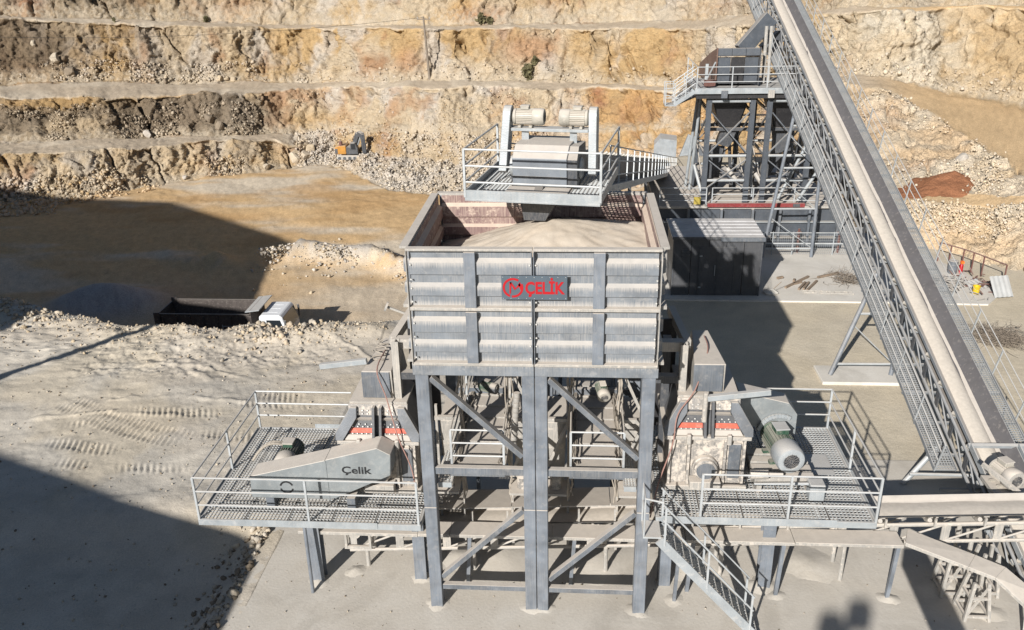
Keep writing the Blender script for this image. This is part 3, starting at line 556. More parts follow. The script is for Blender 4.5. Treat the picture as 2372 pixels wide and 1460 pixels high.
def scree():
    rs = np.random.RandomState(5); S = np.repeat(TSEG[:, None], len(TU), 1); T = np.repeat(TT_[:, None], len(TU), 1); U = np.repeat(TU[None], len(TSEG), 0)
    nz_ = fbm(TQ.reshape(-1, 3)*0.28, 3, 150).reshape(S.shape)
    def lay(mask, n, s0, s1, kinds, name, label, power=2.2):
        ii = pick(mask, n, rs); pos = TQ[ii[:, 0], ii[:, 1]]+rs.normal(0, 0.12, (n, 3)); sz = s0+(s1-s0)*rs.uniform(0, 1, n)**power
        pos[:, 2] += sz*0.1; base = TCOL[ii[:, 0], ii[:, 1]]; rocks(name, pos, sz, np.clip(base*0.55+0.55*rock_cols(n, rs, kinds), 0, 0.7), label, rs.randint(1e6))
    nn = nz_ > 0.47
    lay((S == 3) & (U < 700) & (T < 0.8) & nn, 5000, 0.03, 0.26, ('grey', 'grey', 'pale', 'dark', 'road'), 'scree', 'grey brown waste rock tipped down the second quarry face', 3)
    lay(((S == 1) & (U < 680) & (T < 0.5) | (S == 0) & (U < 560) & (T > 0.93)) & nn, 5000, 0.04, 0.30, ('cream', 'road', 'pale', 'grey', 'ochre'), 'scree', 'ochre rubble along the toe of the lowest bench at left', 3)
    lay((S == 5) & (U < 720) & (T < 0.34) & nn, 3500, 0.04, 0.28, ('pale', 'cream', 'grey', 'white'), 'scree', 'broken stone at the foot of the third face above the left haul road', 3)
    lay(((S == 1) | (S == 2)) & (U > 690) & (U < 1280), 13000, 0.04, 0.24, ('white', 'white', 'white', 'pale', 'cream'), 'scree', 'white blasted rock spread around the excavator', 2.4)
    lay((S == 3) & (U > 700) & (U < 1900) & nn, 2500, 0.03, 0.18, ('cream', 'pale', 'white', 'ochre'), 'scree', 'cream stone debris on the slope behind the excavator', 3)
    rmask = fbm(TQ.reshape(-1, 3)*np.array([0.2, 0.2, 0.3])+123, 4, 67).reshape(S.shape) < 0.53
    lay((S == 1) & (U > 1900) & rmask, 7000, 0.02, 0.13, ('white', 'pale', 'cream', 'cream'), 'scree', 'pale rocky slope above the scrap corner at right', 2.6)
    lay((S == 3) & (U > 1930) & (U < 2330) & rmask, 3800, 0.015, 0.13, ('white', 'pale', 'cream', 'cream'), 'scree', 'pale rubble below the ochre ramp at right', 2.6)
    lay((S == 5) & (U > 720) & (T < 0.3), 3000, 0.03, 0.2, ('cream', 'pale', 'white'), 'scree', 'crumbled stone at the foot of the high cream face', 3)
    lay(((S == 0) & (U < 130) & (T > 0.84)) | ((S == 1) & (U < 90) & (T < 0.45)), 2600, 0.06, 0.34, ('white', 'white', 'pale'), 'scree', 'bluish white rock pile half in shadow at the far left', 2.0)
    # spur rocks, edge windrow
    x = rs.uniform(-22, -8, 1500); ax = (x+24)/30.0; y = 49.0-4.8*ax+np.sin(x*0.33+0.6)*1.5+np.sin(x*0.9)*0.5+rs.normal(0, 1.0, 1500)+np.where(rs.uniform(0, 1, 1500) < 0.2, rs.normal(0, 2.0, 1500), 0)
    z = -8+1.0*np.exp(-((y-(49.0-4.8*ax+np.sin(x*0.33+0.6)*1.5+np.sin(x*0.9)*0.5))/1.4)**2)+rs.uniform(-.15, .1, 1500); sz = 0.04+0.2*rs.uniform(0, 1, 1500)**3
    rocks('scree', np.stack([x, y, z], 1), sz, rock_cols(1500, rs, ('white', 'white', 'pale', 'cream')), 'white rock spur tipped across the pit floor behind the truck', 9)
    n = 3000; x = rs.uniform(-26, -4.5, n); yc = np.interp(x, CRX, CRY); y = yc-np.abs(rs.normal(0, 1.3, n))+0.4
    z, *_ = ground_z(x, y); sz = 0.012+0.075*rs.uniform(0, 1, n)**4; big = (np.abs(x+9) < 1.8) | (x < -19.5); sz = np.where(big, sz*1.9, sz)
    rocks('edge_rubble', np.stack([x, y, z+sz*0.3], 1), sz, rock_cols(n, rs, ('cream', 'soil', 'pale', 'road')), 'crumbly stone windrow along the terrace edge in front of the truck', 11)
    n = 5000; x = rs.uniform(-24, -5.2, n); y = 17-19*rs.uniform(0, 1, n)**1.5; z, *_ = ground_z(x, y); sz = 0.008+0.05*rs.uniform(0, 1, n)**5
    rocks('gravel', np.stack([x, y, z+sz*0.3], 1), sz, rock_cols(n, rs, ('soil', 'grey', 'pale')), 'scattered small stones on the tracked ground at left', 12)
    n = 500; x = -5.0-np.abs(rs.normal(0, 0.5, n)); y = rs.uniform(-3, 3.2, n); z, *_ = ground_z(x, y); sz = 0.02+0.13*rs.uniform(0, 1, n)**3
    rocks('gravel', np.stack([x, y, z+sz*0.3], 1), sz, rock_cols(n, rs, ('soil', 'grey', 'pale')), 'stones fallen along the left edge of the concrete slab', 13)
    n = 500; x = rs.uniform(-4.8, 14, n); y = rs.uniform(-2, 4, n); sz = 0.008+0.028*rs.uniform(0, 1, n)**4
    rocks('gravel', np.stack([x, y, np.full(n, 0.01)], 1), sz, rock_cols(n, rs, ('soil', 'grey', 'pale')), 'sparse stone chips on the concrete slab under the hopper', 14)
scree()
# ------------------------------------------------------------------ generic plant pieces
def rails(par, pts, levels=(1.1, 0.74, 0.38), r=0.022, step=2.0, post=0.05, mat='rail', nrm=(0, 0, 1), skip_first=False, skip_last=False, pname='post', rname='rail'):
    nrm = unit(nrm); pts = [Vector(p) for p in pts]
    for i, (a, b) in enumerate(zip(pts[:-1], pts[1:])):
        L = (b-a).length; k = max(1, round(L/step))
        for j in range(k+1):
            if j == k and i < len(pts)-2: continue
            if (skip_first and i == 0 and j == 0) or (skip_last and i == len(pts)-2 and j == k): continue
            p = a+(b-a)*(j/k); B().bar(p, p+nrm*(levels[0]+0.01), post, post, b-a).build(pname, mat, par)
        for h in levels:
            B().tube(a+nrm*h, b+nrm*h, r, 7).build(rname, mat, par, smooth=True)
def grating(par, O, U, V, lu, lv, pitch=0.085, pitch2=0.1, mat='grate', panel=1.0, w=0.021, h=0.032, name='grating_panel'):
    O = Vector(O); U = unit(U); V = unit(V); Nn = U.cross(V).normalized(); k = max(1, round(lu/panel))
    for i in range(k):
        a0 = lu*i/k+0.006; a1 = lu*(i+1)/k-0.006; m = B()
        nu = max(2, round((a1-a0)/pitch)); nv = max(2, round(lv/pitch2))
        for j in range(nu+1):
            a = a0+(a1-a0)*j/nu; m.bar(O+U*a, O+U*a+V*lv, w if 0 < j < nu else w*1.6, h, Nn)
        for j in range(nv+1):
            q = lv*j/nv; m.bar(O+U*a0+V*q-Nn*0.004, O+U*a1+V*q-Nn*0.004, w*0.9, h*0.7, Nn)
        m.build(name, mat, par)
def text_mesh(s, size, loc, name, mat, par, ext=0.004, off=0.0, width=None, rot=(math.pi/2, 0, 0)):
    cu = bpy.data.curves.new(name, 'FONT'); cu.body = s; cu.size = size; cu.extrude = ext; cu.offset = off; cu.resolution_u = 3
    o = bpy.data.objects.new(name, cu); COL.objects.link(o)
    bpy.context.view_layer.update(); dg = bpy.context.evaluated_depsgraph_get(); me = bpy.data.meshes.new_from_object(o.evaluated_get(dg))
    bpy.data.objects.remove(o); me.name = name
    co = np.array([v.co[:] for v in me.vertices]); sx = 1.0
    if width: sx = width/(co[:, 0].max()-co[:, 0].min())
    me.transform(Matrix.Diagonal((sx, 1, 1, 1))); me.transform(Matrix.Translation((-co[:, 0].min()*sx, 0, 0)))
    from mathutils import Euler
    me.transform(Euler(rot).to_matrix().to_4x4())
    root = par
    while root.parent is not None: root = root.parent
    me.transform(Matrix.Translation(Vector(loc)-ORG[root.name])); me.materials.clear(); me.materials.append(MT[mat])
    ob = bpy.data.objects.new(name, me); COL.objects.link(ob); ob.parent = par; return ob
def arc_plate(m, c, r0, r1, a0, a1, y, th=0.008, n=24):
    """flat arc in the x-z plane facing -y"""
    for i in range(n):
        t0 = math.radians(a0+(a1-a0)*i/n); t1 = math.radians(a0+(a1-a0)*(i+1)/n)
        q = [(c[0]+r*math.cos(t), y, c[1]+r*math.sin(t)) for r, t in ((r0, t0), (r1, t0), (r1, t1), (r0, t1))]
        m.prism(q, (0, th, 0))
def motor(name, label, loc, axis, length, r, mat, capmat, par_group=None, box_dir=(0, 0, 1), cables=0, feet=True):
    """finned electric motor: body, fan cover, terminal box, end shield, feet"""
    a = Vector(loc); d = unit(axis); t = thing(name, label, 'motor', loc, par_group)
    _, s, u = frame(d, box_dir)
    n = 28; prof = []
    m = B(); m.lathe(a, d, [(0, r*0.9), (length*0.62, r*0.9)], 28)
    for i in range(26):
        g = 2*math.pi*i/26; o = s*math.cos(g)+u*math.sin(g)
        m.bar(a+d*length*0.05+o*r*0.94, a+d*length*0.6+o*r*0.94, 0.012, r*0.16, o)
    m.build('finned_body', mat, t, smooth=True)
    B().lathe(a-d*0.03, d, [(-0.06, r*0.3), (-0.06, r*0.55), (0, r*0.98), (0.05, r*1.0), (0.06, r*0.9)], 28).build('end_shield', mat, t, smooth=True)
    fc = B().lathe(a, d, [(length*0.60, r*1.0), (length*0.63, r*1.06), (length*0.93, r*1.06), (length*0.985, r*0.96), (length, r*0.78), (length, r*0.62), (length*0.985, r*0.6)], 28).build('fan_cover', capmat, t, smooth=True)
    g = B()
    for k in range(4): g.lathe(a+d*(length*0.99), d, [(0, r*(0.14+0.13*k)), (0.012, r*(0.14+0.13*k)), (0.012, r*(0.17+0.13*k)), (0, r*(0.17+0.13*k))], 20)
    for k in range(6):
        q = math.pi*k/6; o = s*math.cos(q)+u*math.sin(q); g.bar(a+d*(length*0.992)-o*r*0.6, a+d*(length*0.992)+o*r*0.6, 0.012, 0.012, d)
    g.build('fan_grille', 'dark', fc)
    b = B(); c0 = a+d*length*0.33+u*r*1.12; b.bar(c0-d*r*0.55, c0+d*r*0.55, r*0.95, r*0.42, u); bo = b.build('terminal_box', mat, t, bevel=0.015)
    B().bar(c0-d*r*0.6+u*r*0.24, c0+d*r*0.6+u*r*0.24, r*1.04, 0.03, u).build('box_lid', capmat, bo, bevel=0.008)
    if feet:
        for q in (0.12, 0.5):
            for sg in (-1, 1): B().bar(a+d*length*q+s*sg*r*0.7-u*r*1.12, a+d*length*(q+0.1)+s*sg*r*0.7-u*r*1.12, r*0.5, r*0.25, u).build('foot', mat, t)
    for k in range(cables):
        p0 = c0+s*(r*0.5)*(1 if cables > 1 else -1)+d*(0.08*k); pts = [p0+s*0.0]
        for i in range(1, 9):
            f = i/8; pts.append(p0+s*(0.75*f)+u*(0.16*math.sin(f*2.6)-0.42*f*f)+d*(0.22*f))
        B().path(pts, 0.035, 8).build('cable', 'greycable', t, smooth=True)
    return t

# ------------------------------------------------------------------ concrete
o = B().box(-4.9, 17.0, -14.0, 7.2, -0.35, 0.0).build('concrete_slab', 'slab', None); tag(o, 'dust covered concrete slab under the crushing plant', 'slab', kind='structure')
# raised pad with the shed, weathered front edge
pp = [(5.6, 20.55), (9.0, 20.45), (13.0, 20.4), (17.2, 20.35), (21.6, 20.2), (22.6, 21.4), (22.2, 24.5), (17.0, 37), (7.0, 37), (6.0, 27)]
o = B().prism([(x, y, -0.4) for x, y in pp], (0, 0, 0.42)).build('concrete_pad', 'pad', None); tag(o, 'pale concrete pad carrying the shed and scrap', 'slab', kind='structure')
o = B().box(12.5, 15.75, 12.35, 13.75, -0.3, 0.06).build('footing_slab', 'pad', None, bevel=0.02); tag(o, 'pale concrete footing under the nearer conveyor trestle', 'footing')

# ------------------------------------------------------------------ storage hopper
W, D, ZT, ZM, ZF, ZB = 5.2, 4.24, 9.32, 8.0, 6.73, 6.40
hop = thing('storage_hopper', 'big slate grey ribbed steel hopper on six columns with red logo sign', 'hopper', (2.6, 0, 0))
PROF = [(0.0, 0.0), (0.15, 0.0), (0.21, 0.10), (0.42, 0.10), (0.45, 0.035), (0.58, 0.035), (0.635, 0.105), (0.80, 0.105), (0.835, 0.02), (1.0, 0.02)]
def ribbed(x0, x1, zt, zb, fn, mat, name='wall_panel'):
    """fn(x,out,z)->point; corrugated plate with back"""
    m = B(); n = len(PROF); vs = []
    for x in (x0, x1):
        for f, o in PROF: vs.append(fn(x, o, zt+(zb-zt)*f))
        vs.append(fn(x, -0.03, zb)); vs.append(fn(x, -0.03, zt))
    k = n+2; fs = [(i, (i+1) % k, k+(i+1) % k, k+i) for i in range(k)]+[tuple(range(k))[::-1], tuple(range(k, 2*k))]
    m.add(vs, fs); return m.build(name, mat, hop)
front = lambda x, o, z: (x, -o, z); back = lambda x, o, z: (x, D-0.07-o, z); bout = lambda x, o, z: (x, D+o, z)
lefti = lambda y, o, z: (0.05+o, y, z); righti = lambda y, o, z: (W-0.05-o, y, z); lefto = lambda y, o, z: (-o, y, z); righto = lambda y, o, z: (W+o, y, z)
for zt, zb in ((ZT-0.05, ZM+0.04), (ZM-0.04, ZF+0.03)):
    for xa, xb in ((0.06, 2.585), (2.625, W-0.06)): ribbed(xa, xb, zt, zb, front, 'panel')
    ribbed(0.12, W-0.12, zt, zb, back, 'primer', 'inner_panel')
    ribbed(0.06, W-0.06, zt, zb, bout, 'panel')
    ribbed(0.12, D-0.2, zt, zb, lefti, 'primer', 'inner_panel'); ribbed(0.12, D-0.2, zt, zb, righti, 'primer', 'inner_panel')
    ribbed(0.10, D-0.05, zt, zb, lefto, 'panel'); ribbed(0.10, D-0.05, zt, zb, righto, 'panel')
    for xs in (1.19, 3.83):
        B().box(xs, xs+0.235, -0.165, -0.112, zb+0.0, zt-0.02).build('stiffener', 'leg', hop, bevel=0.006)
for z, hh, mt in ((ZT-0.05, 0.05, 'dusty'), (ZM-0.035, 0.07, 'dusty'), (ZF-0.04, 0.065, 'dusty')):
    for xa, xb in ((0.0, 2.595), (2.612, W)): B().box(xa, xb, -0.15, 0.03, z, z+hh).build('flange', mt, hop, bevel=0.006)
    B().box(-0.15, 0.028, 0.034, D-0.03, z, z+hh).build('flange', mt, hop); B().box(W-0.028, W+0.15, 0.034, D-0.03, z, z+hh).build('flange', mt, hop)
    B().box(0, W, D-0.03, D+0.15, z, z+hh).build('flange', mt, hop)
for x in (0.0, W-0.016): B().box(x, x+0.016, -0.17, -0.02, ZF, ZT-0.06).build('edge_angle', 'dusty', hop)
for x in (2.565, 2.61): B().box(x, x+0.018, -0.17, -0.02, ZF+0.03, ZT-0.06).build('joint_angle', 'slate', hop)
m = B()
for zt, zb in ((ZT-0.05, ZM+0.04), (ZM-0.04, ZF+0.03)):
    for f in (0.24, 0.5, 0.66, 0.9):
        z = zt+(zb-zt)*f
        for x in (0.085, 2.535, 2.66, W-0.085): m.lathe((x, -0.11, z), (0, -1, 0), [(0, 0.019), (0.03, 0.019)], 6)
m.build('flange_bolts', 'bolt', hop, kind='stuff')
# columns, girders, braces
for y in (0.0, D-0.3):
    for x0, x1 in ((0.0, 0.29), (2.325, 2.595), (2.612, 2.875), (W-0.29, W)):
        for za, zb in ((0.0, 2.93), (2.938, ZB)):
            B().box(x0, x1, y+0.002, y+0.3, za, zb).build('column', 'leg', hop, bevel=0.012)
    for xa, xb in ((-0.04, 2.595), (2.612, W+0.04)): B().box(xa, xb, y-0.04, y+0.33, ZB+0.002, ZF-0.044).build('girder', 'panel', hop, bevel=0.01)
    for xa, xb in ((0.29, 2.325), (2.875, W-0.29)):
        B().box(xa+0.002, xb-0.002, y+0.06, y+0.2, 0.52, 0.66).build('tie_beam', 'slate', hop, bevel=0.006)
        B().box(xa+0.002, xb-0.002, y+0.06, y+0.2, 3.82, 4.0).build('tie_beam', 'slate', hop, bevel=0.006)
        if y == 0:
            B().bar((xa+0.02, y+0.13, 6.28), (xb-0.02, y+0.13, 4.32), 0.12, 0.17, (0, 1, 0)).build('brace', 'slate', hop, bevel=0.006)
            B().bar((xb-0.02, y+0.13, 2.86), (xa+0.02, y+0.13, 0.88), 0.12, 0.16, (0, 1, 0)).build('brace', 'slate', hop, bevel=0.006)
for x in (0.02, 2.47, W-0.3):
    B().box(x, x+0.28, 0.34, D-0.34, ZB+0.03, ZF-0.06).build('girder', 'slate', hop)
# sand dribbled round the column feet
m = B(); rs = np.random.RandomState(4)
for y in (0.15, D-0.15):
    for x in (0.145, 2.6, W-0.145):
        wd = 0.15 if x != 2.6 else 0.28; n = 26; vs = [(x, y, 0.05)]
        for q, (rad, zz) in enumerate(((0.6, 0.045), (1.0, 0.02), (1.35, -0.004))):
            for i in range(n):
                g_ = 2*math.pi*i/n; k_ = rad*0.78*(1+0.10*math.sin(3*g_+x)+rs.uniform(-.16, .16)); vs.append((x+(wd+0.14)*k_*math.cos(g_), y+0.27*k_*math.sin(g_), zz))
        fs = [(0, 1+i, 1+(i+1) % n) for i in range(n)]+[(1+q*n+i, 1+(q+1)*n+i, 1+(q+1)*n+(i+1) % n, 1+q*n+(i+1) % n) for q in (0, 1) for i in range(n)]
        m.add(vs, fs)
tag(m.build('column_sand', 'slab', None, smooth=True), 'pale dust heaped around the hopper column feet', 'dust', kind='stuff')
# discharge cones under the tub
for xc in (1.24, 3.97):
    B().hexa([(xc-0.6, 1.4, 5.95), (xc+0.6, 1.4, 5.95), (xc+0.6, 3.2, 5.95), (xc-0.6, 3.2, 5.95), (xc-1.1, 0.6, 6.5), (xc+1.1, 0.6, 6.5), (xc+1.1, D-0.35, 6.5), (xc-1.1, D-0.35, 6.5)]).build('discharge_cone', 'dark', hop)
# sign
sg = B().box(1.96, 3.30, -0.205, -0.19, 8.255, 8.775).build('sign_plate', 'signplate', hop, label='slate sign plate with red ring logo and red ÇELİK lettering')
m = B(); cx, cz = 2.195, 8.515
arc_plate(m, (cx, cz), 0.168, 0.212, 55, 250, -0.212); arc_plate(m, (cx, cz), 0.168, 0.212, 262, 385, -0.212)
for q in ([(-0.075, -0.13), (-0.045, -0.13), (-0.03, 0.12), (-0.07, 0.12)], [(-0.07, 0.12), (-0.03, 0.12), (0.055, -0.01), (0.03, -0.05)], [(0.03, -0.05), (0.055, -0.01), (0.135, 0.12), (0.155, 0.05)], [(0.105, 0.07), (0.15, 0.12), (0.19, -0.03), (0.165, -0.08)]):
    m.prism([(cx+a, -0.2125, cz+b) for a, b in q], (0, 0.008, 0))
m.build('ring_logo', 'signred', sg)
text_mesh('ÇELİK', 0.36, (2.445, -0.207, 8.39), 'lettering', 'signred', sg, 0.004, 0.011, 0.81)
m = B()
for x in np.linspace(1.99, 3.27, 9):
    for z in (8.285, 8.745): m.lathe((x, -0.205, z), (0, -1, 0), [(0, 0.007), (0.006, 0.007)], 6)
m.build('rivets', 'bolt', sg, kind='stuff')
# sand inside
def heap():
    X = np.linspace(0.09, W-0.09, 90); Y = np.linspace(0.02, D-0.12, 74); xx, yy = np.meshgrid(X, Y); x, y = xx.ravel(), yy.ravel(); p = np.stack([x, y, x*0], 1)
    r = np.hypot((x-2.95)*np.where(x > 2.95, 0.42, 1.0), (y-2.75)*np.where(y < 2.75, 0.85, 1.0)); z = 9.16-0.36*r-0.05*np.exp(-r*3)
    z = np.maximum(z, 6.9)+(fbm(p*1.2, 4, 160)-0.5)*0.16+(fbm(p*7, 3, 161)-0.5)*0.03
    z += 0.07*np.abs(fbm(np.stack([np.arctan2(y-2.75, x-2.95)*5, r*0.5, r*0], 1), 3, 163)-0.5)*2*np.clip(r, 0, 1)
    P = np.stack([x, y, z], 1).reshape(len(Y), len(X), 3)
    o = grid_obj('sand_heap', P, np.full(P.shape, 0.6), np.zeros(P.shape[:2]), 'sand'); tag(o, 'cream crushed sand heaped inside the hopper', 'sand')
heap()

# ------------------------------------------------------------------ two dusty walkways under the hopper
def walkway(x0, x1, label, zz=3.80):
    t = thing('deck_walkway', label, 'walkway', ((x0+x1)/2, 0.3, 0), 'walkways under the hopper')
    n = 10; L = 6.0
    for i in range(n):
        a = 0.32+L*i/n; b = a+L/n-0.008
        B().hexa([(x0, a, zz-0.05), (x1, a, zz-0.05), (x1, b, zz-0.05), (x0, b, zz-0.05), (x0, a, zz+0.035), (x1, a, zz+0.035), (x1, b, zz), (x0, b, zz)]).build('deck_plate', 'dusty', t)
    for x in (x0-0.03, x1+0.03): B().box(x-0.025, x+0.025, 0.34, 6.4, zz-0.14, zz+0.06).build('edge_beam', 'dusty', t)
    B().box(x0-0.06, x1+0.06, 0.205, 0.318, zz-0.12, zz+0.07).build('nosing_beam', 'slate', t, bevel=0.006)
    for x in (x0-0.03, x1+0.03):
        for y in (0.34, 3.3, 6.3): B().bar((x, y, zz), (x, y, zz+1.03), 0.05, 0.05).build('post', 'rail', t)
        for h in (1.03, 0.69, 0.35): B().tube((x, 0.34, zz+h), (x, 6.3, zz+h), 0.02, 7).build('rail', 'dusty', t, smooth=True)
        rs = np.random.RandomState(int(x*100)); m = B()
        for k in range(6):
            pts = [(x+(0.1 if x < (x0+x1)/2 else -0.1)+rs.normal(0, 0.035), 0.5+i*0.5, zz+0.06+rs.uniform(0, 0.05)) for i in range(12)]; m.path(pts, 0.014, 5)
        m.build('cable_bundle', 'greycable', t)
    for h in (1.03, 0.69, 0.35): B().tube((x0-0.03, 0.34, zz+h), (x1+0.03, 0.34, zz+h), 0.021, 7).build('rail', 'rail', t, smooth=True)
    for x in (x0, x1):
        for y in (4.7, 6.2): B().bar((x, y, 0), (x, y, zz-0.14), 0.1, 0.1).build('leg', 'slate', t)
    return t
walkway(0.68, 1.83, 'dusty stepped plate walkway between the hopper columns, left bay')
walkway(3.42, 4.56, 'dusty stepped plate walkway between the hopper columns, right bay')
motor('vibrator_motor', 'small green vibrator motor under the hopper, left bay', (1.2, 2.2, 5.0), (0.9, -0.4, 0), 0.42, 0.13, 'green', 'dark', 'vibrator motors under the hopper', feet=False)
motor('vibrator_motor', 'small green vibrator motor hanging in the right bay of the hopper', (4.1, 2.0, 5.15), (0.2, -1, -0.3), 0.42, 0.15, 'green', 'mgrey', 'vibrator motors under the hopper', feet=False)

# feed chutes, hoses and framing packed in behind the columns
def bay(x0, s, label):
    t = thing('feed_chute', label, 'chute', (x0, 3.0, 0), 'feed chutes behind the hopper columns')
    B().hexa([(x0-0.2, 2.2, 2.3), (x0+0.2, 2.2, 2.3), (x0+0.2, 3.2, 2.3), (x0-0.2, 3.2, 2.3), (x0-0.25, 2.02, 4.1), (x0+0.25, 2.02, 4.1), (x0+0.25, 3.4, 4.1), (x0-0.25, 3.4, 4.1)]).build('chute_box', 'dusty', t, bevel=0.01)
    for x in (x0-0.3, x0+0.3): B().box(x-0.03, x+0.03, 1.9, 1.98, 0.4, 4.6 if s > 0 else 6.3).build('upright', 'dusty', t)
    for z in ((2.6, 4.2) if s > 0 else (2.6, 4.2, 5.7)): B().box(x0-0.34, x0+0.34, 1.86, 1.96, z, z+0.1).build('cross_bar', 'dusty', t)
    B().bar((x0-0.3, 1.9, 2.7), (x0+0.3, 1.9, 4.2), 0.05, 0.07).build('brace', 'dusty', t)
    if s < 0: B().bar((x0+0.3, 1.9, 4.3), (x0-0.3, 1.9, 5.7), 0.05, 0.07).build('brace', 'dusty', t)
    B().box(x0-0.3, x0+0.28, 1.2, 1.85, 2.5, 2.56).build('shelf', 'dusty', t); B().lathe((x0, 1.5, 2.57), (0, 0, 1), [(0, 0.14), (0.3, 0.14), (0.36, 0.06)], 12).build('valve', 'caked', t, smooth=True)
    m = B(); rs = np.random.RandomState(int(x0*10)+3)
    for k in range(5):
        pts = [(x0+s*0.34+rs.normal(0, 0.05), 1.6+0.1*k+rs.normal(0, 0.04), 5.9-0.45*i-(0.2 if i > 4 else 0)) for i in range(9)]; m.path(pts, 0.016, 5)
    m.build('hose', 'greycable', t)
bay(0.36, 1, 'dust caked chute squeezed beside the left hopper column'); bay(2.2, -1, 'dust caked chute just left of the centre columns'); bay(3.02, 1, 'dust caked chute just right of the centre columns'); bay(4.86, -1, 'dust caked chute squeezed beside the right hopper column')
t = thing('flex_hose', 'pale ribbed hose hanging left of the centre columns', 'hose', (2.12, 1.2, 3.8)); m = B()
for k in range(12): m.lathe((2.12-0.01*k, 1.2, 5.35-0.13*k), (0, 0, -1), [(0, 0.075), (0.1, 0.085), (0.125, 0.07)], 10)
m.build('hose_body', 'dusty', t, smooth=True)
for i, (xa, xb) in enumerate(((0.3, 0.62), (4.62, 4.9))):
    t = thing('side_grating', ('small grating landing beside the left hopper column', 'small grating landing beside the right hopper column')[i], 'landing', (xa, 0.6, 3.4), 'grating landings between the hopper columns'); grating(t, (xa, 0.35, 3.40), (1, 0, 0), (0, 1, 0), xb-xa, 1.4, 0.07, 0.07); B().box(xa, xb, 0.3, 0.34, 3.3, 3.43).build('edge_beam', 'galv', t)

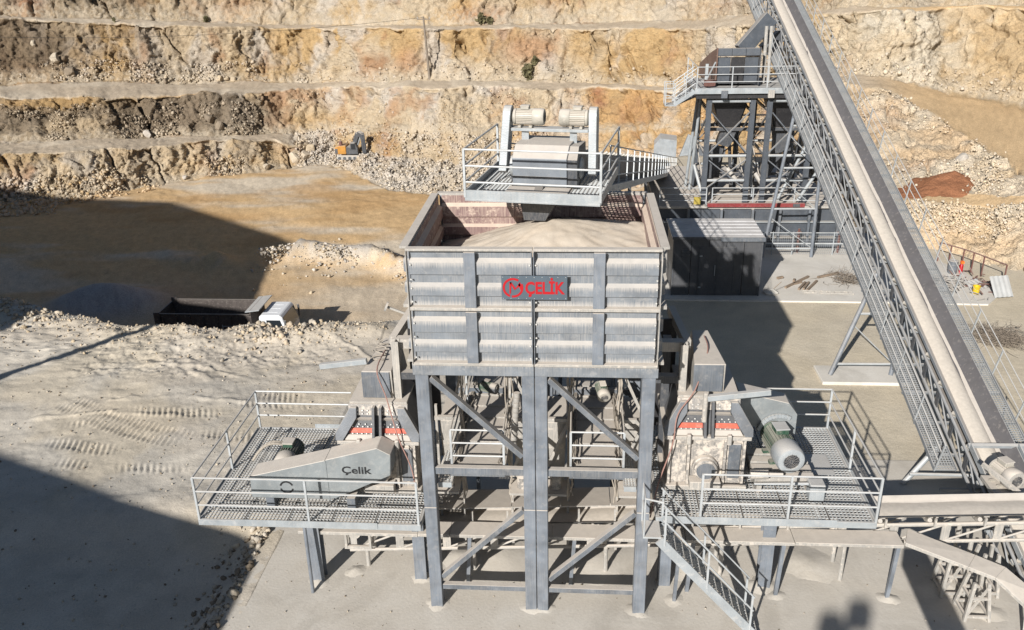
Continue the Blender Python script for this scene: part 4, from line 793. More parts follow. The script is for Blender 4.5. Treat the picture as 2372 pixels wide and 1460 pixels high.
# ------------------------------------------------------------------ crushers and their platforms
def lean(xc, zb, s):
    """point on the leaning hood front: lateral x offset, height above hood base, proud distance"""
    return lambda a, h, pr=0.0: (xc+s*a, 1.2+0.25*h/0.84-pr, zb+1.48+h)
def crusher(xc, zb, s, label):
    t = thing('rock_crusher', label, 'crusher', (xc, 2.2, zb), 'pair of rock crushers beside the hopper'); P = lean(xc, zb, s)
    B().box(xc-0.88, xc+0.88, 1.22, 3.35, zb+0.12, zb+1.38).build('lower_housing', 'caked', t, bevel=0.02)
    B().box(xc-0.98, xc+0.98, 1.08, 3.4, zb+0.0, zb+0.12).build('base_frame', 'dusty', t, bevel=0.01)
    B().box(xc-1.0, xc+1.0, 1.08, 3.4, zb+1.38, zb+1.47).build('split_flange', 'dusty', t, bevel=0.01)
    for a in (-0.45, 0.48): B().box(xc+a-0.05, xc+a+0.05, 0.98, 1.1, zb+1.30, zb+1.56).build('hinge', 'dusty', t, bevel=0.02)
    for a in (-0.86, -0.42, 0.42, 0.86): B().box(xc+a-0.03, xc+a+0.03, 1.12, 1.22, zb+0.14, zb+1.37).build('housing_rib', 'caked', t)
    B().box(xc-0.62, xc-0.46, 1.19, 1.218, zb+0.45, zb+1.2).build('side_door', 'caked', t); B().box(xc+0.52, xc+0.80, 1.16, 1.218, zb+0.3, zb+1.25).build('side_door', 'slate', t, bevel=0.02)
    hd = B().hexa([(xc-0.9, 1.2, zb+1.472), (xc+0.9, 1.2, zb+1.472), (xc+0.9, 3.3, zb+1.472), (xc-0.9, 3.3, zb+1.472), (xc-0.64, 1.45, zb+2.3), (xc+0.64, 1.45, zb+2.3), (xc+0.64, 3.0, zb+2.3), (xc-0.64, 3.0, zb+2.3)]).build('hood', 'dark', t, bevel=0.01)
    for q in (-1, 1):
        B().prism([P(q*0.50, 0.80, 0.16), P(q*0.66, 0.80, 0.16), P(q*1.02, 0.20, 0.16), P(q*1.02, 0.02, 0.16), P(q*0.84, 0.02, 0.16), P(q*0.50, 0.56, 0.16)], (0, 0.16, 0)).build('side_rib', 'slate', t, bevel=0.008)
        B().prism([P(q*0.055, 0.82, 0.2), P(q*0.115, 0.82, 0.2), P(q*0.115, 0.0, 0.2), P(q*0.055, 0.0, 0.2)], (0, 0.2, 0)).build('centre_rib', 'dark', t)
        B().prism([P(q*0.13, 0.26, 0.022), P(q*0.66, 0.26, 0.022), P(q*0.72, 0.15, 0.022), P(q*0.13, 0.15, 0.022)], (0, 0.02, 0)).build('red_stripe', 'red', t)
        B().prism([P(q*0.13, 0.12, 0.06), P(q*0.74, 0.12, 0.06), P(q*0.80, 0.02, 0.10), P(q*0.13, 0.02, 0.10)], (0, 0.06, 0)).build('sill_plate', 'dusty', t)
        B().prism([P(q*0.12, 0.52, 0.10), P(q*0.50, 0.52, 0.10), P(q*0.54, 0.44, 0.02), P(q*0.12, 0.44, 0.02)], (0, 0.08, 0)).build('ledge', 'dusty', t)
    B().prism([P(-0.72, 0.84, 0.05), P(0.72, 0.84, 0.05), P(0.72, 0.58, 0.05), P(-0.72, 0.58, 0.05)], (0, 0.05, 0)).build('lintel_plate', 'caked', t)
    m = B()
    for h, n in ((0.70, 11), (0.62, 11), (0.36, 9), (0.30, 11), (0.135, 12)):
        for a in np.linspace(-0.62, 0.62, n):
            if abs(a) > 0.09: m.lathe(P(a, h, 0.055 if h > 0.5 else 0.02), (0, -1, 0.3), [(0, 0.017), (0.03, 0.017)], 6)
    m.build('hood_bolts', 'bolt', t, kind='stuff')
    B().box(xc-0.70, xc+0.70, 1.44, 3.05, zb+2.302, zb+2.37).build('top_plate', 'dusty', t)
    # feed chute
    B().hexa([(xc-0.36, 1.62, zb+2.37), (xc+0.36, 1.62, zb+2.37), (xc+0.36, 3.4, zb+2.37), (xc-0.36, 3.4, zb+2.37), (xc-0.36, 1.56, zb+3.12), (xc+0.36, 1.56, zb+3.12), (xc+0.2, 3.5, zb+3.12), (xc-0.2, 3.5, zb+3.12)]).build('feed_chute', 'dusty', t, bevel=0.01)
    B().box(xc-0.37, xc+0.31, 1.535, 1.556, zb+2.42, zb+3.12).build('chute_door', 'slate', t, bevel=0.01)
    # bearing and pulley stub
    b = B().lathe((xc-0.02, 1.2, zb+0.62), (0, -1, 0), [(0, 0.30), (0.10, 0.30), (0.12, 0.27), (0.22, 0.27), (0.24, 0.22)], 24).build('bearing_housing', 'caked', t, smooth=True)
    B().lathe((xc-0.02, 0.955, zb+0.62), (0, -1, 0), [(0, 0.22), (0.015, 0.22), (0.02, 0.15)], 24).build('bearing_cap', 'slate', b, smooth=True)
    B().box(xc-0.38, xc+0.34, 0.9, 1.2, zb+0.12, zb+0.34).build('bearing_pedestal', 'dusty', t, bevel=0.01)
    return t
def lift_arm(par, a, b, post=None):
    B().bar(a, b, 0.12, 0.13).build('lifting_arm', 'galv', par, bevel=0.006)
    if post: B().tube(post, Vector(post)+Vector((0, 0, 0.75)), 0.06, 12).build('arm_post', 'dusty', par, smooth=True)
cl = crusher(-1.25, 2.55, -1, 'dusty rock crusher with red stripes left of the hopper')
lift_arm(cl, (-1.55, 1.9, 5.78), (-2.72, 1.9, 5.62))
cr = crusher(6.58, 2.86, 1, 'dust caked rock crusher with red stripes and round bearing right of the hopper')
lift_arm(cr, (6.5, 1.12, 5.33), (7.9, 1.12, 5.52), (6.46, 1.13, 4.72))
B().tube((7.62, 1.05, 3.36), (8.02, 1.0, 3.4), 0.11, 12).build('hydraulic_ram', 'dusty', cr, smooth=True); B().tube((8.02, 1.0, 3.4), (8.35, 0.98, 3.42), 0.05, 10).build('ram_rod', 'dusty', cr, smooth=True)
B().tube((0.35, 1.05, 3.42), (0.62, 1.0, 3.44), 0.11, 12).build('hydraulic_ram', 'dusty', cl, smooth=True); B().tube((0.62, 1.0, 3.44), (0.8, 1, 3.45), 0.05, 10).build('ram_rod', 'dusty', cl, smooth=True)

def service_frame(x, s, label):
    t = thing('steel_portal', label, 'portal', (x, 1.7, 2.4), 'steel portals flanking the hopper')
    m = B().hbeam((x, 1.72, 4.6), (x, 1.72, 6.42), 0.2, 0.17, 0.018, (0, 1, 0)); m.build('upright', 'dusty', t)
    B().box(min(x-s*0.1, x+s*0.72), max(x-s*0.1, x+s*0.72), 1.82, 2.06, 6.16, 6.40).build('cross_beam', 'dusty', t)
    B().bar((x-s*0.1, 1.95, 6.30), (x+s*0.12, 3.7, 6.45), 0.17, 0.22).build('side_beam', 'dusty', t)
    B().box(min(x-s*0.05, x+s*0.7), max(x-s*0.05, x+s*0.7), 1.66, 1.86, 5.42, 5.6).build('cross_beam', 'dark', t)
    B().bar((x+s*0.3, 2.6, 3.0), (x+s*0.3, 2.6, 6.2), 0.2, 0.2).build('upright', 'dark', t)
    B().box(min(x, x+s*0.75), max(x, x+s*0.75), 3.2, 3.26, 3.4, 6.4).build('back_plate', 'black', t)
    return t
fl_ = service_frame(-0.78, 1, 'dusty upright and beam portal left of the hopper'); service_frame(5.98, -1, 'dusty upright and beam portal right of the hopper')
B().bar((-1.25, 3.2, 6.66), (-0.2, 3.3, 6.2), 0.05, 0.05).build('spindle', 'dusty', fl_); B().lathe((-1.25, 3.2, 6.66), (-1, -0.1, 0.44), [(0, 0.13), (0.05, 0.13)], 14).build('hand_wheel', 'dusty', fl_)

def platform(name, label, x0, x1, y0, y1, z, cat='platform'):
    t = thing(name, label, cat, ((x0+x1)/2, (y0+y1)/2, 0), 'crusher service platforms')
    grating(t, (x0+0.06, y0+0.06, z-0.016), (1, 0, 0), (0, 1, 0), x1-x0-0.12, y1-y0-0.12)
    for y in (y0, y1-0.06): B().box(x0, x1, y, y+0.06, z-0.16, z).build('edge_beam', 'galv', t, bevel=0.004)
    for x in (x0, x1-0.06): B().box(x, x+0.06, y0+0.062, y1-0.062, z-0.16, z).build('edge_beam', 'galv', t, bevel=0.004)
    k = int((x1-x0)/1.05)
    for i in range(1, k): x = x0+(x1-x0)*i/k; B().box(x-0.03, x+0.03, y0+0.064, y1-0.064, z-0.15, z-0.034).build('joist', 'galv', t)
    for y in (y0+0.9, y1-0.7): B().hbeam((x0+0.1, y, z-0.26), (x1, y, z-0.26), 0.2, 0.12, 0.014, (0, 0, 1)).build('bearer', 'slate', t)
    return t
pl = platform('service_platform', 'galvanised grating platform with handrails left of the hopper', -5.52, -0.12, 0.0, 4.4, 2.42)
rails(pl, [(-0.17, 0.03, 2.42), (-2.8, 0.03, 2.42), (-5.49, 0.03, 2.42), (-5.49, 4.37, 2.42), (-2.75, 4.37, 2.42)], (1.16, 0.78, 0.40), step=2.7, skip_last=True)
B().box(-4.6, -1.15, -0.012, -0.002, 2.30, 2.46).build('toe_board', 'galv', pl); B().box(-3.9, -2.4, 4.402, 4.412, 2.38, 2.54).build('toe_board', 'galv', pl); B().box(-5.535, -5.523, 0.1, 4.3, 2.30, 2.47).build('toe_board', 'galv', pl)
for (x, y) in ((-3.04, 0.95), (-0.42, 1.12), (-3.04, 3.7), (-0.42, 3.7)): B().hbeam((x, y, 0), (x, y, 2.06), 0.3, 0.3, 0.03, (0, 1, 0)).build('column', 'leg', pl)
B().tube((-3.08, 0.39, 0), (-3.12, 0.5, 2.2), 0.045, 10).build('prop', 'leg', pl, smooth=True)
pr = platform('service_platform', 'galvanised grating platform with handrails right of the hopper', 5.35, 10.28, 0.0, 4.25, 2.83)
rails(pr, [(6.35, 0.03, 2.83), (8.3, 0.03, 2.83), (10.25, 0.03, 2.83), (10.25, 4.22, 2.83), (7.6, 4.22, 2.83)], (1.16, 0.78, 0.40), step=2.0, skip_last=True)
B().box(5.5, 9.4, -0.012, -0.002, 2.70, 2.88).build('toe_board', 'galv', pr); B().box(10.283, 10.295, 0.1, 4.2, 2.72, 2.9).build('toe_board', 'galv', pr)
for (x, y) in ((8.22, 1.2), (5.75, 1.2), (8.22, 3.6), (5.75, 3.6), (9.9, 3.6)): B().hbeam((x, y, 0), (x, y, 2.47), 0.3, 0.3, 0.03, (0, 1, 0)).build('column', 'leg', pr)
for x0 in (7.65, 8.9): B().box(x0, x0+0.95, 1.9, 2.85, 2.836, 2.846).build('cover_plate', 'galv', pr)

# stair beside the right platform
st = thing('steel_stair', 'galvanised steel stair descending right from the platform to the slab', 'stair', (6.4, -0.3, 0))
B().box(5.02, 5.42, -0.62, 0.0, 2.70, 2.74).build('landing', 'grate', st)
for y in (-0.62, 0.02): B().bar((5.38, y, 2.66), (7.72, y, 0.02), 0.04, 0.22, (0, 0, 1)).build('stringer', 'galv', st)
nst = 12
for i in range(nst):
    f = (i+0.5)/nst; x = 5.38+2.34*f; z = 2.70-2.62*f; m = B()
    for k in range(5): m.bar((x-0.1+0.05*k, -0.59, z), (x-0.1+0.05*k, -0.01, z), 0.012, 0.03)
    for k in range(7): m.bar((x-0.1, -0.57+0.09*k, z), (x+0.1, -0.57+0.09*k, z), 0.01, 0.02)
    m.build('tread', 'grate', st)
for y in (-0.64, 0.04):
    for f in (0.05, 0.48, 0.93): x = 5.38+2.34*f; z = 2.66-2.64*f; B().bar((x, y, z), (x, y, z+1.0), 0.045, 0.045).build('post', 'rail', st)
    for h in (1.0, 0.62): B().tube((5.45, y, 2.60+h), (7.6, y, 0.16+h), 0.021, 7).build('rail', 'rail', st, smooth=True)
for p in ([(5.04, -0.6, 2.74), (5.04, -0.6, 3.74), (5.44, -0.62, 3.66)], [(5.04, 0.0, 2.74), (5.04, 0.0, 3.74), (5.04, -0.6, 3.74)], [(5.04, 0, 3.3), (5.04, -0.6, 3.3)]): B().path(p, 0.021, 7).build('rail', 'rail', st, smooth=True)
B().bar((5.95, 0.5, 0), (5.95, 0.1, 2.1), 0.08, 0.08).build('prop', 'leg', st)

# belt guard, motors
bg_ = thing('belt_guard', 'grey sheet metal belt guard lettered in black on the left platform', 'guard', (-2.6, 0.8, 2.42))
def guard_sec(pts, y0, y1, name): return B().prism([(x, y0, z) for x, z in pts], (0, y1-y0, 0)).build(name, 'guard', bg_, bevel=0.012)
ga = guard_sec([(-4.32, 2.74), (-2.41, 2.74), (-2.41, 3.83), (-4.30, 3.34)], 0.5, 1.08, 'guard_section')
gb = guard_sec([(-2.40, 2.735), (-2.2, 2.80), (-0.86, 3.46), (-0.82, 4.02), (-1.14, 4.20), (-2.40, 3.85)], 0.49, 1.09, 'guard_section')
B().box(-2.425, -2.385, 0.478, 0.489, 2.74, 3.83).build('seam_strip', 'guard', bg_)
text_mesh('Çelik', 0.27, (-2.02, 0.487, 3.50), 'lettering', 'ink', gb, 0.002, 0.006, 0.72)
m = B(); arc_plate(m, (-3.42, 3.06), 0.13, 0.175, 20, 165, 0.495, 0.004); arc_plate(m, (-3.42, 3.06), 0.13, 0.175, 195, 345, 0.495, 0.004); m.build('ring_mark', 'ink', ga)
for x in (-4.0, -2.0): B().box(x, x+0.2, 0.55, 1.0, 2.424, 2.738).build('bracket', 'slate', bg_)
motor('drive_motor', 'green drive motor with grey cables behind the left belt guard', (-3.8, 2.35, 3.05), (0, -1, 0), 1.0, 0.27, 'green', 'mgrey', 'crusher drive motors', cables=2)
tb = thing('machine_plinth', 'dusty steel plinth under the left drive motor', 'plinth', (-3.8, 2, 2.42)); B().box(-4.25, -3.3, 1.3, 2.5, 2.425, 2.72).build('base_frame', 'dusty', tb)
motor('drive_motor', 'big green drive motor with round grey fan cover on the right platform', (8.42, 2.55, 3.62), (0.12, -1, 0), 1.35, 0.33, 'green', 'galv', 'crusher drive motors')
tb = thing('machine_plinth', 'dusty slotted plinth under the right drive motor', 'plinth', (8.4, 1.6, 2.83))
for y in (1.15, 1.5, 1.85, 2.2): B().box(7.75, 9.15, y, y+0.25, 3.09, 3.22).build('slide_rail', 'dusty', tb)
for x in (7.8, 9.0): B().box(x, x+0.12, 1.1, 2.5, 2.835, 3.085).build('base_frame', 'dusty', tb)
B().box(8.95, 9.3, 0.75, 1.08, 2.84, 3.28).build('oil_tank', 'galv', tb, bevel=0.02); B().tube((7.7, 0.95, 3.16), (8.94, 0.92, 3.22), 0.035, 8).build('push_rod', 'galv', tb, smooth=True)
gr = thing('belt_guard', 'plain grey sheet belt guard behind the right drive motor', 'guard', (8.2, 2.9, 2.83))
B().prism([(7.45, 2.62, 4.0), (7.5, 2.62, 4.72), (8.75, 2.62, 4.42), (8.98, 2.62, 4.1), (8.98, 2.62, 3.55), (8.7, 2.62, 3.35)], (0, 0.55, 0)).build('guard_section', 'guard', gr, bevel=0.012)
m = B()
for i in range(12): 
    t0 = math.radians(60+110*i/12); t1 = math.radians(60+110*(i+1)/12); c = (8.55, 2.56, 3.6); m.bar((c[0]+0.5*math.cos(t0), c[1], c[2]+0.5*math.sin(t0)), (c[0]+0.5*math.cos(t1), c[1], c[2]+0.5*math.sin(t1)), 0.1, 0.05, (0, 1, 0))
m.build('guard_lip', 'galv', gr)
# cables hanging from the chutes
def cable(name, label, pts, r=0.016, mat='cable'):
    P = [Vector(p) for p in pts]; out = []
    for i in range(len(P)-1):
        p0 = P[max(i-1, 0)]; p1 = P[i]; p2 = P[i+1]; p3 = P[min(i+2, len(P)-1)]
        for k in range(6):
            t = k/6; out.append(0.5*((2*p1)+(-p0+p2)*t+(2*p0-5*p1+4*p2-p3)*t*t+(-p0+3*p1-3*p2+p3)*t**3))
    out.append(P[-1]); o = B().path(out, r, 6).build(name, mat, None, smooth=True); return tag(o, label, 'cable')
cable('power_cable', 'red brown cable trailing over the left crusher to the platform', [(-1.25, 2.6, 5.74), (-1.22, 1.5, 5.72), (-1.0, 1.3, 5.1), (-0.72, 1.0, 4.2), (-0.4, 0.8, 3.4), (-0.25, 0.5, 2.5)])
cable('power_cable', 'red brown cable hanging over the right crusher beside the column', [(6.62, 3.0, 6.05), (6.6, 2.2, 6.0), (6.25, 1.4, 5.4), (5.85, 1.1, 4.9), (5.75, 0.95, 4.2), (5.45, 0.7, 3.3), (5.25, 0.3, 2.6)])
rs = np.random.RandomState(8)
cable('loose_cable', 'coiled grey cable lying on the left feed chute', [(-1.35+0.16*math.sin(i*1.9)+rs.uniform(-.05, .05), 2.0+0.09*i, 5.70+rs.uniform(0, .08)) for i in range(14)], 0.018, 'greycable')
# spilled fines on the slab and decks
m = B(); rs = np.random.RandomState(12)
for cx_, cy_, r_, h_ in ((-2.2, 1.25, 0.3, 0.08), (-0.4, 1.15, 0.35, 0.1), (8.2, 1.2, 0.42, 0.12), (11.2, 0.85, 0.3, 0.07), (5.95, 0.55, 0.28, 0.06), (8.5, 0.83, 0.24, 0.05), (-3.05, 0.8, 0.3, 0.06), (12.7, 1.4, 0.6, 0.12), (13.3, 0.5, 0.5, 0.09), (1.5, 2.1, 1.1, 0.16), (4.0, 2.0, 1.2, 0.18), (6.6, 2.0, 1.0, 0.2), (9.5, 2.1, 0.9, 0.12), (0.6, 1.9, 0.7, 0.12)):
    n = 22; vs = [(cx_, cy_, h_)]
    for rad, zz in ((0.35, 0.62), (0.7, 0.22), (1.0, -0.05)):
        for i in range(n):
            g_ = 2*math.pi*i/n; k_ = rad*r_*(1+0.15*math.sin(2*g_+cx_*3)+rs.uniform(-.14, .14)); vs.append((cx_+k_*math.cos(g_), cy_+k_*0.85*math.sin(g_), zz*h_))
    m.add(vs, [(0, 1+i, 1+(i+1) % n) for i in range(n)]+[(1+q*n+i, 1+(q+1)*n+i, 1+(q+1)*n+(i+1) % n, 1+q*n+(i+1) % n) for q in (0, 1) for i in range(n)])
tag(m.build('spilled_fines', 'slab', None, smooth=True), 'low heaps of spilled fines on the slab under the conveyors', 'dust', kind='stuff')
# ------------------------------------------------------------------ cross conveyor under the plant and the flat cable tray in front of it
cc = thing('cross_conveyor', 'dusty belt conveyor running left to right beneath the hopper', 'conveyor', (5, 2, 0))
XA, XB = -2.35, 14.9
def czz(x): return 0.98+(x-XA)*0.053
for y in (1.5, 2.2):
    for dz, r in ((0.0, 0.05), (-0.5, 0.045)):
        n = 6
        for i in range(n):
            xa = XA+(XB-XA)*i/n; xb = XA+(XB-XA)*(i+1)/n; B().tube((xa, y, czz(xa)+dz), (xb, y, czz(xb)+dz), r, 9).build('chord', 'dusty', cc, smooth=True)
    nb = 14
    for i in range(nb):
        xa = XA+(XB-XA)*i/nb; xb = XA+(XB-XA)*(i+1)/nb; xm = (xa+xb)/2
        B().bar((xa+0.1, y, czz(xa)-0.48), (xa+0.1, y, czz(xa)-0.02), 0.03, 0.2, (1, 0, 0)).build('upright', 'dusty', cc)
        B().tube((xa+0.12, y, czz(xa)-0.47), (xb, y, czz(xb)-0.03), 0.026, 7).build('diagonal', 'dusty', cc, smooth=True)
m = B(); rows = [(1.43, 0.24), (1.50, 0.17), (1.64, 0.12), (2.06, 0.12), (2.2, 0.18), (2.27, 0.27)]
xs = np.linspace(XA+0.1, XB, 30)
vs = [(x, y, czz(x)+dz+0.06) for x in xs for y, dz in rows]+[(x, y, czz(x)+dz+0.045) for x in xs for y, dz in rows]; k = len(rows); nn = len(xs)*k
fs = [(i*k+j, i*k+j+1, (i+1)*k+j+1, (i+1)*k+j) for i in range(len(xs)-1) for j in range(k-1)]; fs += [tuple(nn+q for q in f[::-1]) for f in fs]
m.add(vs, fs).build('belt', 'beltdust', cc, smooth=True)
m = B(); vs = []
for x in xs:
    for y, dz in ((1.54, 0.15), (1.68, 0.17), (1.85, 0.18), (2.0, 0.165), (2.12, 0.15)): vs.append((x, y+0.02*math.sin(x*3), czz(x)+dz+0.06+0.015*math.sin(x*5+y*3)))
k = 5; m.add(vs, [(i*k+j, i*k+j+1, (i+1)*k+j+1, (i+1)*k+j) for i in range(len(xs)-1) for j in range(k-1)]).build('sand_load', 'beltsand', cc, smooth=True)
for i in range(15):
    x = XA+0.5+i*1.16; c = czz(x)
    B().path([(x, 1.40, c+0.2), (x, 1.6, c+0.08), (x, 2.1, c+0.08), (x, 2.3, c+0.22)], 0.055, 10).build('idler', 'dusty', cc, smooth=True)
    B().bar((x+0.14, 1.40, c+0.0), (x+0.14, 1.40, c+0.24), 0.05, 0.05).build('idler_bracket', 'dusty', cc)
for x in (-1.9, 0.9, 4.3, 7.2, 10.2, 13.2):
    for y in (1.5, 2.2): B().tube((x, y, 0), (x, y, czz(x)-0.5), 0.055, 9).build('leg', 'dusty', cc, smooth=True)
B().lathe((XA+0.15, 1.45, czz(XA)+0.05), (0, 1, 0), [(0, 0.17), (0.85, 0.17)], 18).build('tail_pulley', 'dusty', cc, smooth=True)
for z in (0.66, 1.12): B().box(XA-0.1, XA+0.6, 1.36, 1.42, z-0.05+0.0, z+0.04).build('tail_frame', 'dusty', cc)
for x in (XA-0.08, XA+0.55): B().box(x, x+0.06, 1.35, 1.43, 0.62, 1.2).build('tail_frame', 'dusty', cc)
# skirt cover plates that show between the columns
sk = thing('dust_cover', 'dusty sheet cover over the cross conveyor behind the hopper columns', 'cover', (2.6, 2.6, 0))
for i in range(5): B().hexa([(-0.6+i*1.25, 1.62, czz(-0.6+i*1.25)+0.62), (0.63+i*1.25, 1.62, czz(0.6+i*1.25)+0.62), (0.63+i*1.25, 2.72, czz(0.6+i*1.25)+0.42), (-0.6+i*1.25, 2.72, czz(-0.6+i*1.25)+0.42),
    (-0.6+i*1.25, 1.62, czz(-0.6+i*1.25)+0.65), (0.63+i*1.25, 1.62, czz(0.6+i*1.25)+0.65), (0.63+i*1.25, 2.72, czz(0.6+i*1.25)+0.45), (-0.6+i*1.25, 2.72, czz(-0.6+i*1.25)+0.45)]).build('cover_sheet', 'dusty', sk)
for x in (0.9, 3.6): B().bar((x, 1.5, czz(x)), (x, 1.52, czz(x)+0.62), 0.05, 0.05).build('prop', 'dusty', sk); B().bar((x+0.9, 1.5, czz(x)), (x+0.9, 1.52, czz(x)+0.66), 0.05, 0.05).build('prop', 'dusty', sk)

tr = thing('cable_tray', 'long flat dust covered cable tray on legs in front of the cross conveyor', 'tray', (4, 1.1, 0))
XS = [-3.45, -0.4, 0.4, 2.3, 2.95, 5.0, 6.2, 8.8, 11.35]
for a, b in zip(XS[:-1], XS[1:]): B().box(a+0.004, b-0.004, 0.86, 1.42, 1.44+0.006*a, 1.53+0.006*a).build('tray_cover', 'dusty', tr, bevel=0.008)
for x, yb in ((8.56, 0.83), (11.25, 0.86), (6.4, 0.9), (0.9, 0.95), (3.5, 0.95)): B().bar((x-0.1, yb, 0), (x, 0.95, 1.48), 0.09, 0.09).build('leg', 'leg', tr)
t2 = thing('sloping_tray', 'flat covered tray sloping down to the lower right corner on lattice legs', 'tray', (12.4, 0.8, 0))
pts = [((11.37, 0.88, 1.55), (11.60, 1.44, 1.55)), ((12.75, 0.55, 1.16), (13.1, 1.02, 1.16)), ((13.35, 0.42, 0.98), (13.75, 0.82, 0.98)), ((13.9, 0.05, 0.55), (14.35, 0.35, 0.6)), ((14.4, -0.6, 0.1), (14.9, -0.4, 0.1))]
for (a, b), (c, d) in zip(pts[:-1], pts[1:]):
    m = B(); m.hexa([a, c, d, b]+[tuple(Vector(p)+Vector((0, 0, 0.1))) for p in (a, c, d, b)]); m.build('tray_cover', 'dusty', t2, bevel=0.01)
for cx, cy, h in ((12.75, 1.25, 1.15), (13.0, 0.45, 1.02), (13.55, 1.3, 1.2)):
    for q, (dx, dy) in enumerate(((-0.28, -0.3), (0.28, -0.3), (0.28, 0.3), (-0.28, 0.3))): B().bar((cx+dx, cy+dy, 0), (cx+dx*0.55, cy+dy*0.6, h), 0.07, 0.07).build('leg', 'dusty', t2)
    for z in (0.12, 0.6):
        f = 1-0.45*z/h
        for (ax, ay), (bx, by) in zip(((-1, -1), (1, -1), (1, 1), (-1, 1)), ((1, -1), (1, 1), (-1, 1), (-1, -1))): B().bar((cx+ax*0.28*f, cy+ay*0.3*f, z), (cx+bx*0.28*f, cy+by*0.3*f, z), 0.05, 0.06).build('cross_bar', 'dusty', t2)
    B().bar((cx-0.27, cy-0.3, 0.14), (cx+0.17, cy-0.2, h-0.1), 0.04, 0.05).build('diagonal', 'dusty', t2)
B().bar((13.75, -0.55, 0), (14.0, 0.1, 0.7), 0.08, 0.08).build('leg', 'leg', t2)

# head drive of the cross conveyor
motor('gear_motor', 'cream gear motor on a bracket beside the foot of the inclined conveyor', (14.62, 3.75, 2.0), (0.3, -1, 0), 0.72, 0.27, 'mgrey', 'dusty', None)
tb = thing('motor_bracket', 'dusty bracket carrying the cream gear motor at the conveyor foot', 'bracket', (14.8, 3.2, 0)); B().box(14.3, 15.3, 3.0, 3.85, 1.58, 1.68).build('shelf', 'dusty', tb); B().bar((14.1, 3.5, 2.25), (15.2, 2.0, 1.7), 0.08, 0.1).build('arm', 'dusty', tb)
for x in (14.5, 15.2): B().bar((x, 3.3, 0.2), (x, 3.3, 1.58), 0.1, 0.1).build('stand', 'galv', tb)

# ------------------------------------------------------------------ long inclined conveyor
E_ = Vector((-0.018, 1, 0.341)).normalized(); A_ = Vector((1, 0.018, 0)).normalized(); N_ = A_.cross(E_); O_ = Vector((14.545, 8.395, 2.83))
def C(s, a, h): return O_+E_*s+A_*a+N_*h
S0, S1 = -7.6, 40.0
ic = thing('inclined_conveyor', 'long galvanised inclined conveyor carrying cream sand up to the back', 'conveyor', (14.9, 3, 0))
def strip(sec, s0, s1, n, th, jit=0.0, seed=0):
    rs = np.random.RandomState(seed); m = B(); vs = []; k = len(sec); S = np.linspace(s0, s1, n)
    for q in (0, -th):
        for s in S:
            for i, (a, h) in enumerate(sec):
                j = jit*(fbm(np.array([[s*0.9, i*3.7, 0.5]]), 3, seed)[0]-0.5)*2
                vs.append(C(s, a+j, h+q))
    N2 = n*k; fs = [(i*k+j, i*k+j+1, (i+1)*k+j+1, (i+1)*k+j) for i in range(n-1) for j in range(k-1)]
    fs += [tuple(N2+x for x in f[::-1]) for f in fs]
    fs += [(i*k, (i+1)*k, N2+(i+1)*k, N2+i*k) for i in range(n-1)]+[(i*k+k-1, N2+i*k+k-1, N2+(i+1)*k+k-1, (i+1)*k+k-1) for i in range(n-1)]
    return m.add(vs, fs)
strip([(0.0, 0.0), (0.1, -0.07), (0.24, -0.2), (0.36, -0.24)], S0, S1, 20, 0.015).build('belt_edge', 'beltdust', ic, smooth=True)
strip([(0.36, -0.24), (0.72, -0.24), (0.92, -0.17), (1.175, 0.06)], S0, S1, 20, 0.015).build('belt', 'cleanbelt', ic, smooth=True)
strip([(0.21, -0.165), (0.32, -0.135), (0.45, -0.12), (0.56, -0.135), (0.66, -0.17), (0.73, -0.236)], S0+0.5, S1, 120, 0.01, 0.035, 5).build('sand_load', 'beltsand', ic, smooth=True)
strip([(0.735, -0.232), (0.79, -0.212), (0.84, -0.194)], S0+0.5, S1, 90, 0.004, 0.03, 9).build('spilled_sand', 'beltdust', ic, smooth=True)
strip([(0.12, -0.62), (1.05, -0.62)], S0, S1, 8, 0.012).build('return_belt', 'rubber', ic)
for a in (-0.012, 1.188):
    for i in range(8): s0 = S0+(S1-S0)*i/8; s1 = S0+(S1-S0)*(i+1)/8; B().bar(C(s0, a, 0.0), C(s1-0.01, a, 0.0), 0.02, 0.12, N_).build('skirt_plate', 'convsteel', ic)
for a in (-0.08, 1.26):
    for h, r in ((-0.2, 0.045), (-0.8, 0.05)):
        for i in range(8): s0 = S0+(S1-S0)*i/8; s1 = S0+(S1-S0)*(i+1)/8; B().tube(C(s0, a, h), C(s1, a, h), r, 9).build('chord', 'convsteel', ic, smooth=True)
nb = 38
for i in range(nb):
    s = S0+0.3+(S1-S0-0.6)*i/nb; s2 = s+(S1-S0-0.6)/nb
    for a in (-0.08, 1.26):
        B().bar(C(s, a, -0.78), C(s+0.12, a, -0.22), 0.03, 0.20, A_.cross(N_)).build('upright', 'dark', ic)
        B().tube(C(s+0.1, a, -0.78), C(s2-0.05, a, -0.24), 0.024, 7).build('diagonal', 'convsteel', ic, smooth=True)
    B().bar(C(s+0.5, -0.06, -0.42), C(s+0.5, 1.24, -0.42), 0.13, 0.06, N_).build('cross_bar', 'galv', ic)
    B().path([C(s+0.35, -0.03, -0.11), C(s+0.35, 0.27, -0.34), C(s+0.35, 0.84, -0.34), C(s+0.35, 1.21, -0.06)], 0.06, 10).build('idler', 'mgrey', ic, smooth=True)
    B().bar(C(s+0.6, -0.9, -0.84), C(s+0.6, 2.1, -0.84), 0.06, 0.08, N_).build('outrigger', 'convsteel', ic)
wl = thing('conveyor_walkway', 'galvanised grating walkway with handrail along the left of the inclined conveyor', 'walkway', tuple(C(0, -0.57, -0.8)), 'walkways along the inclined conveyor')
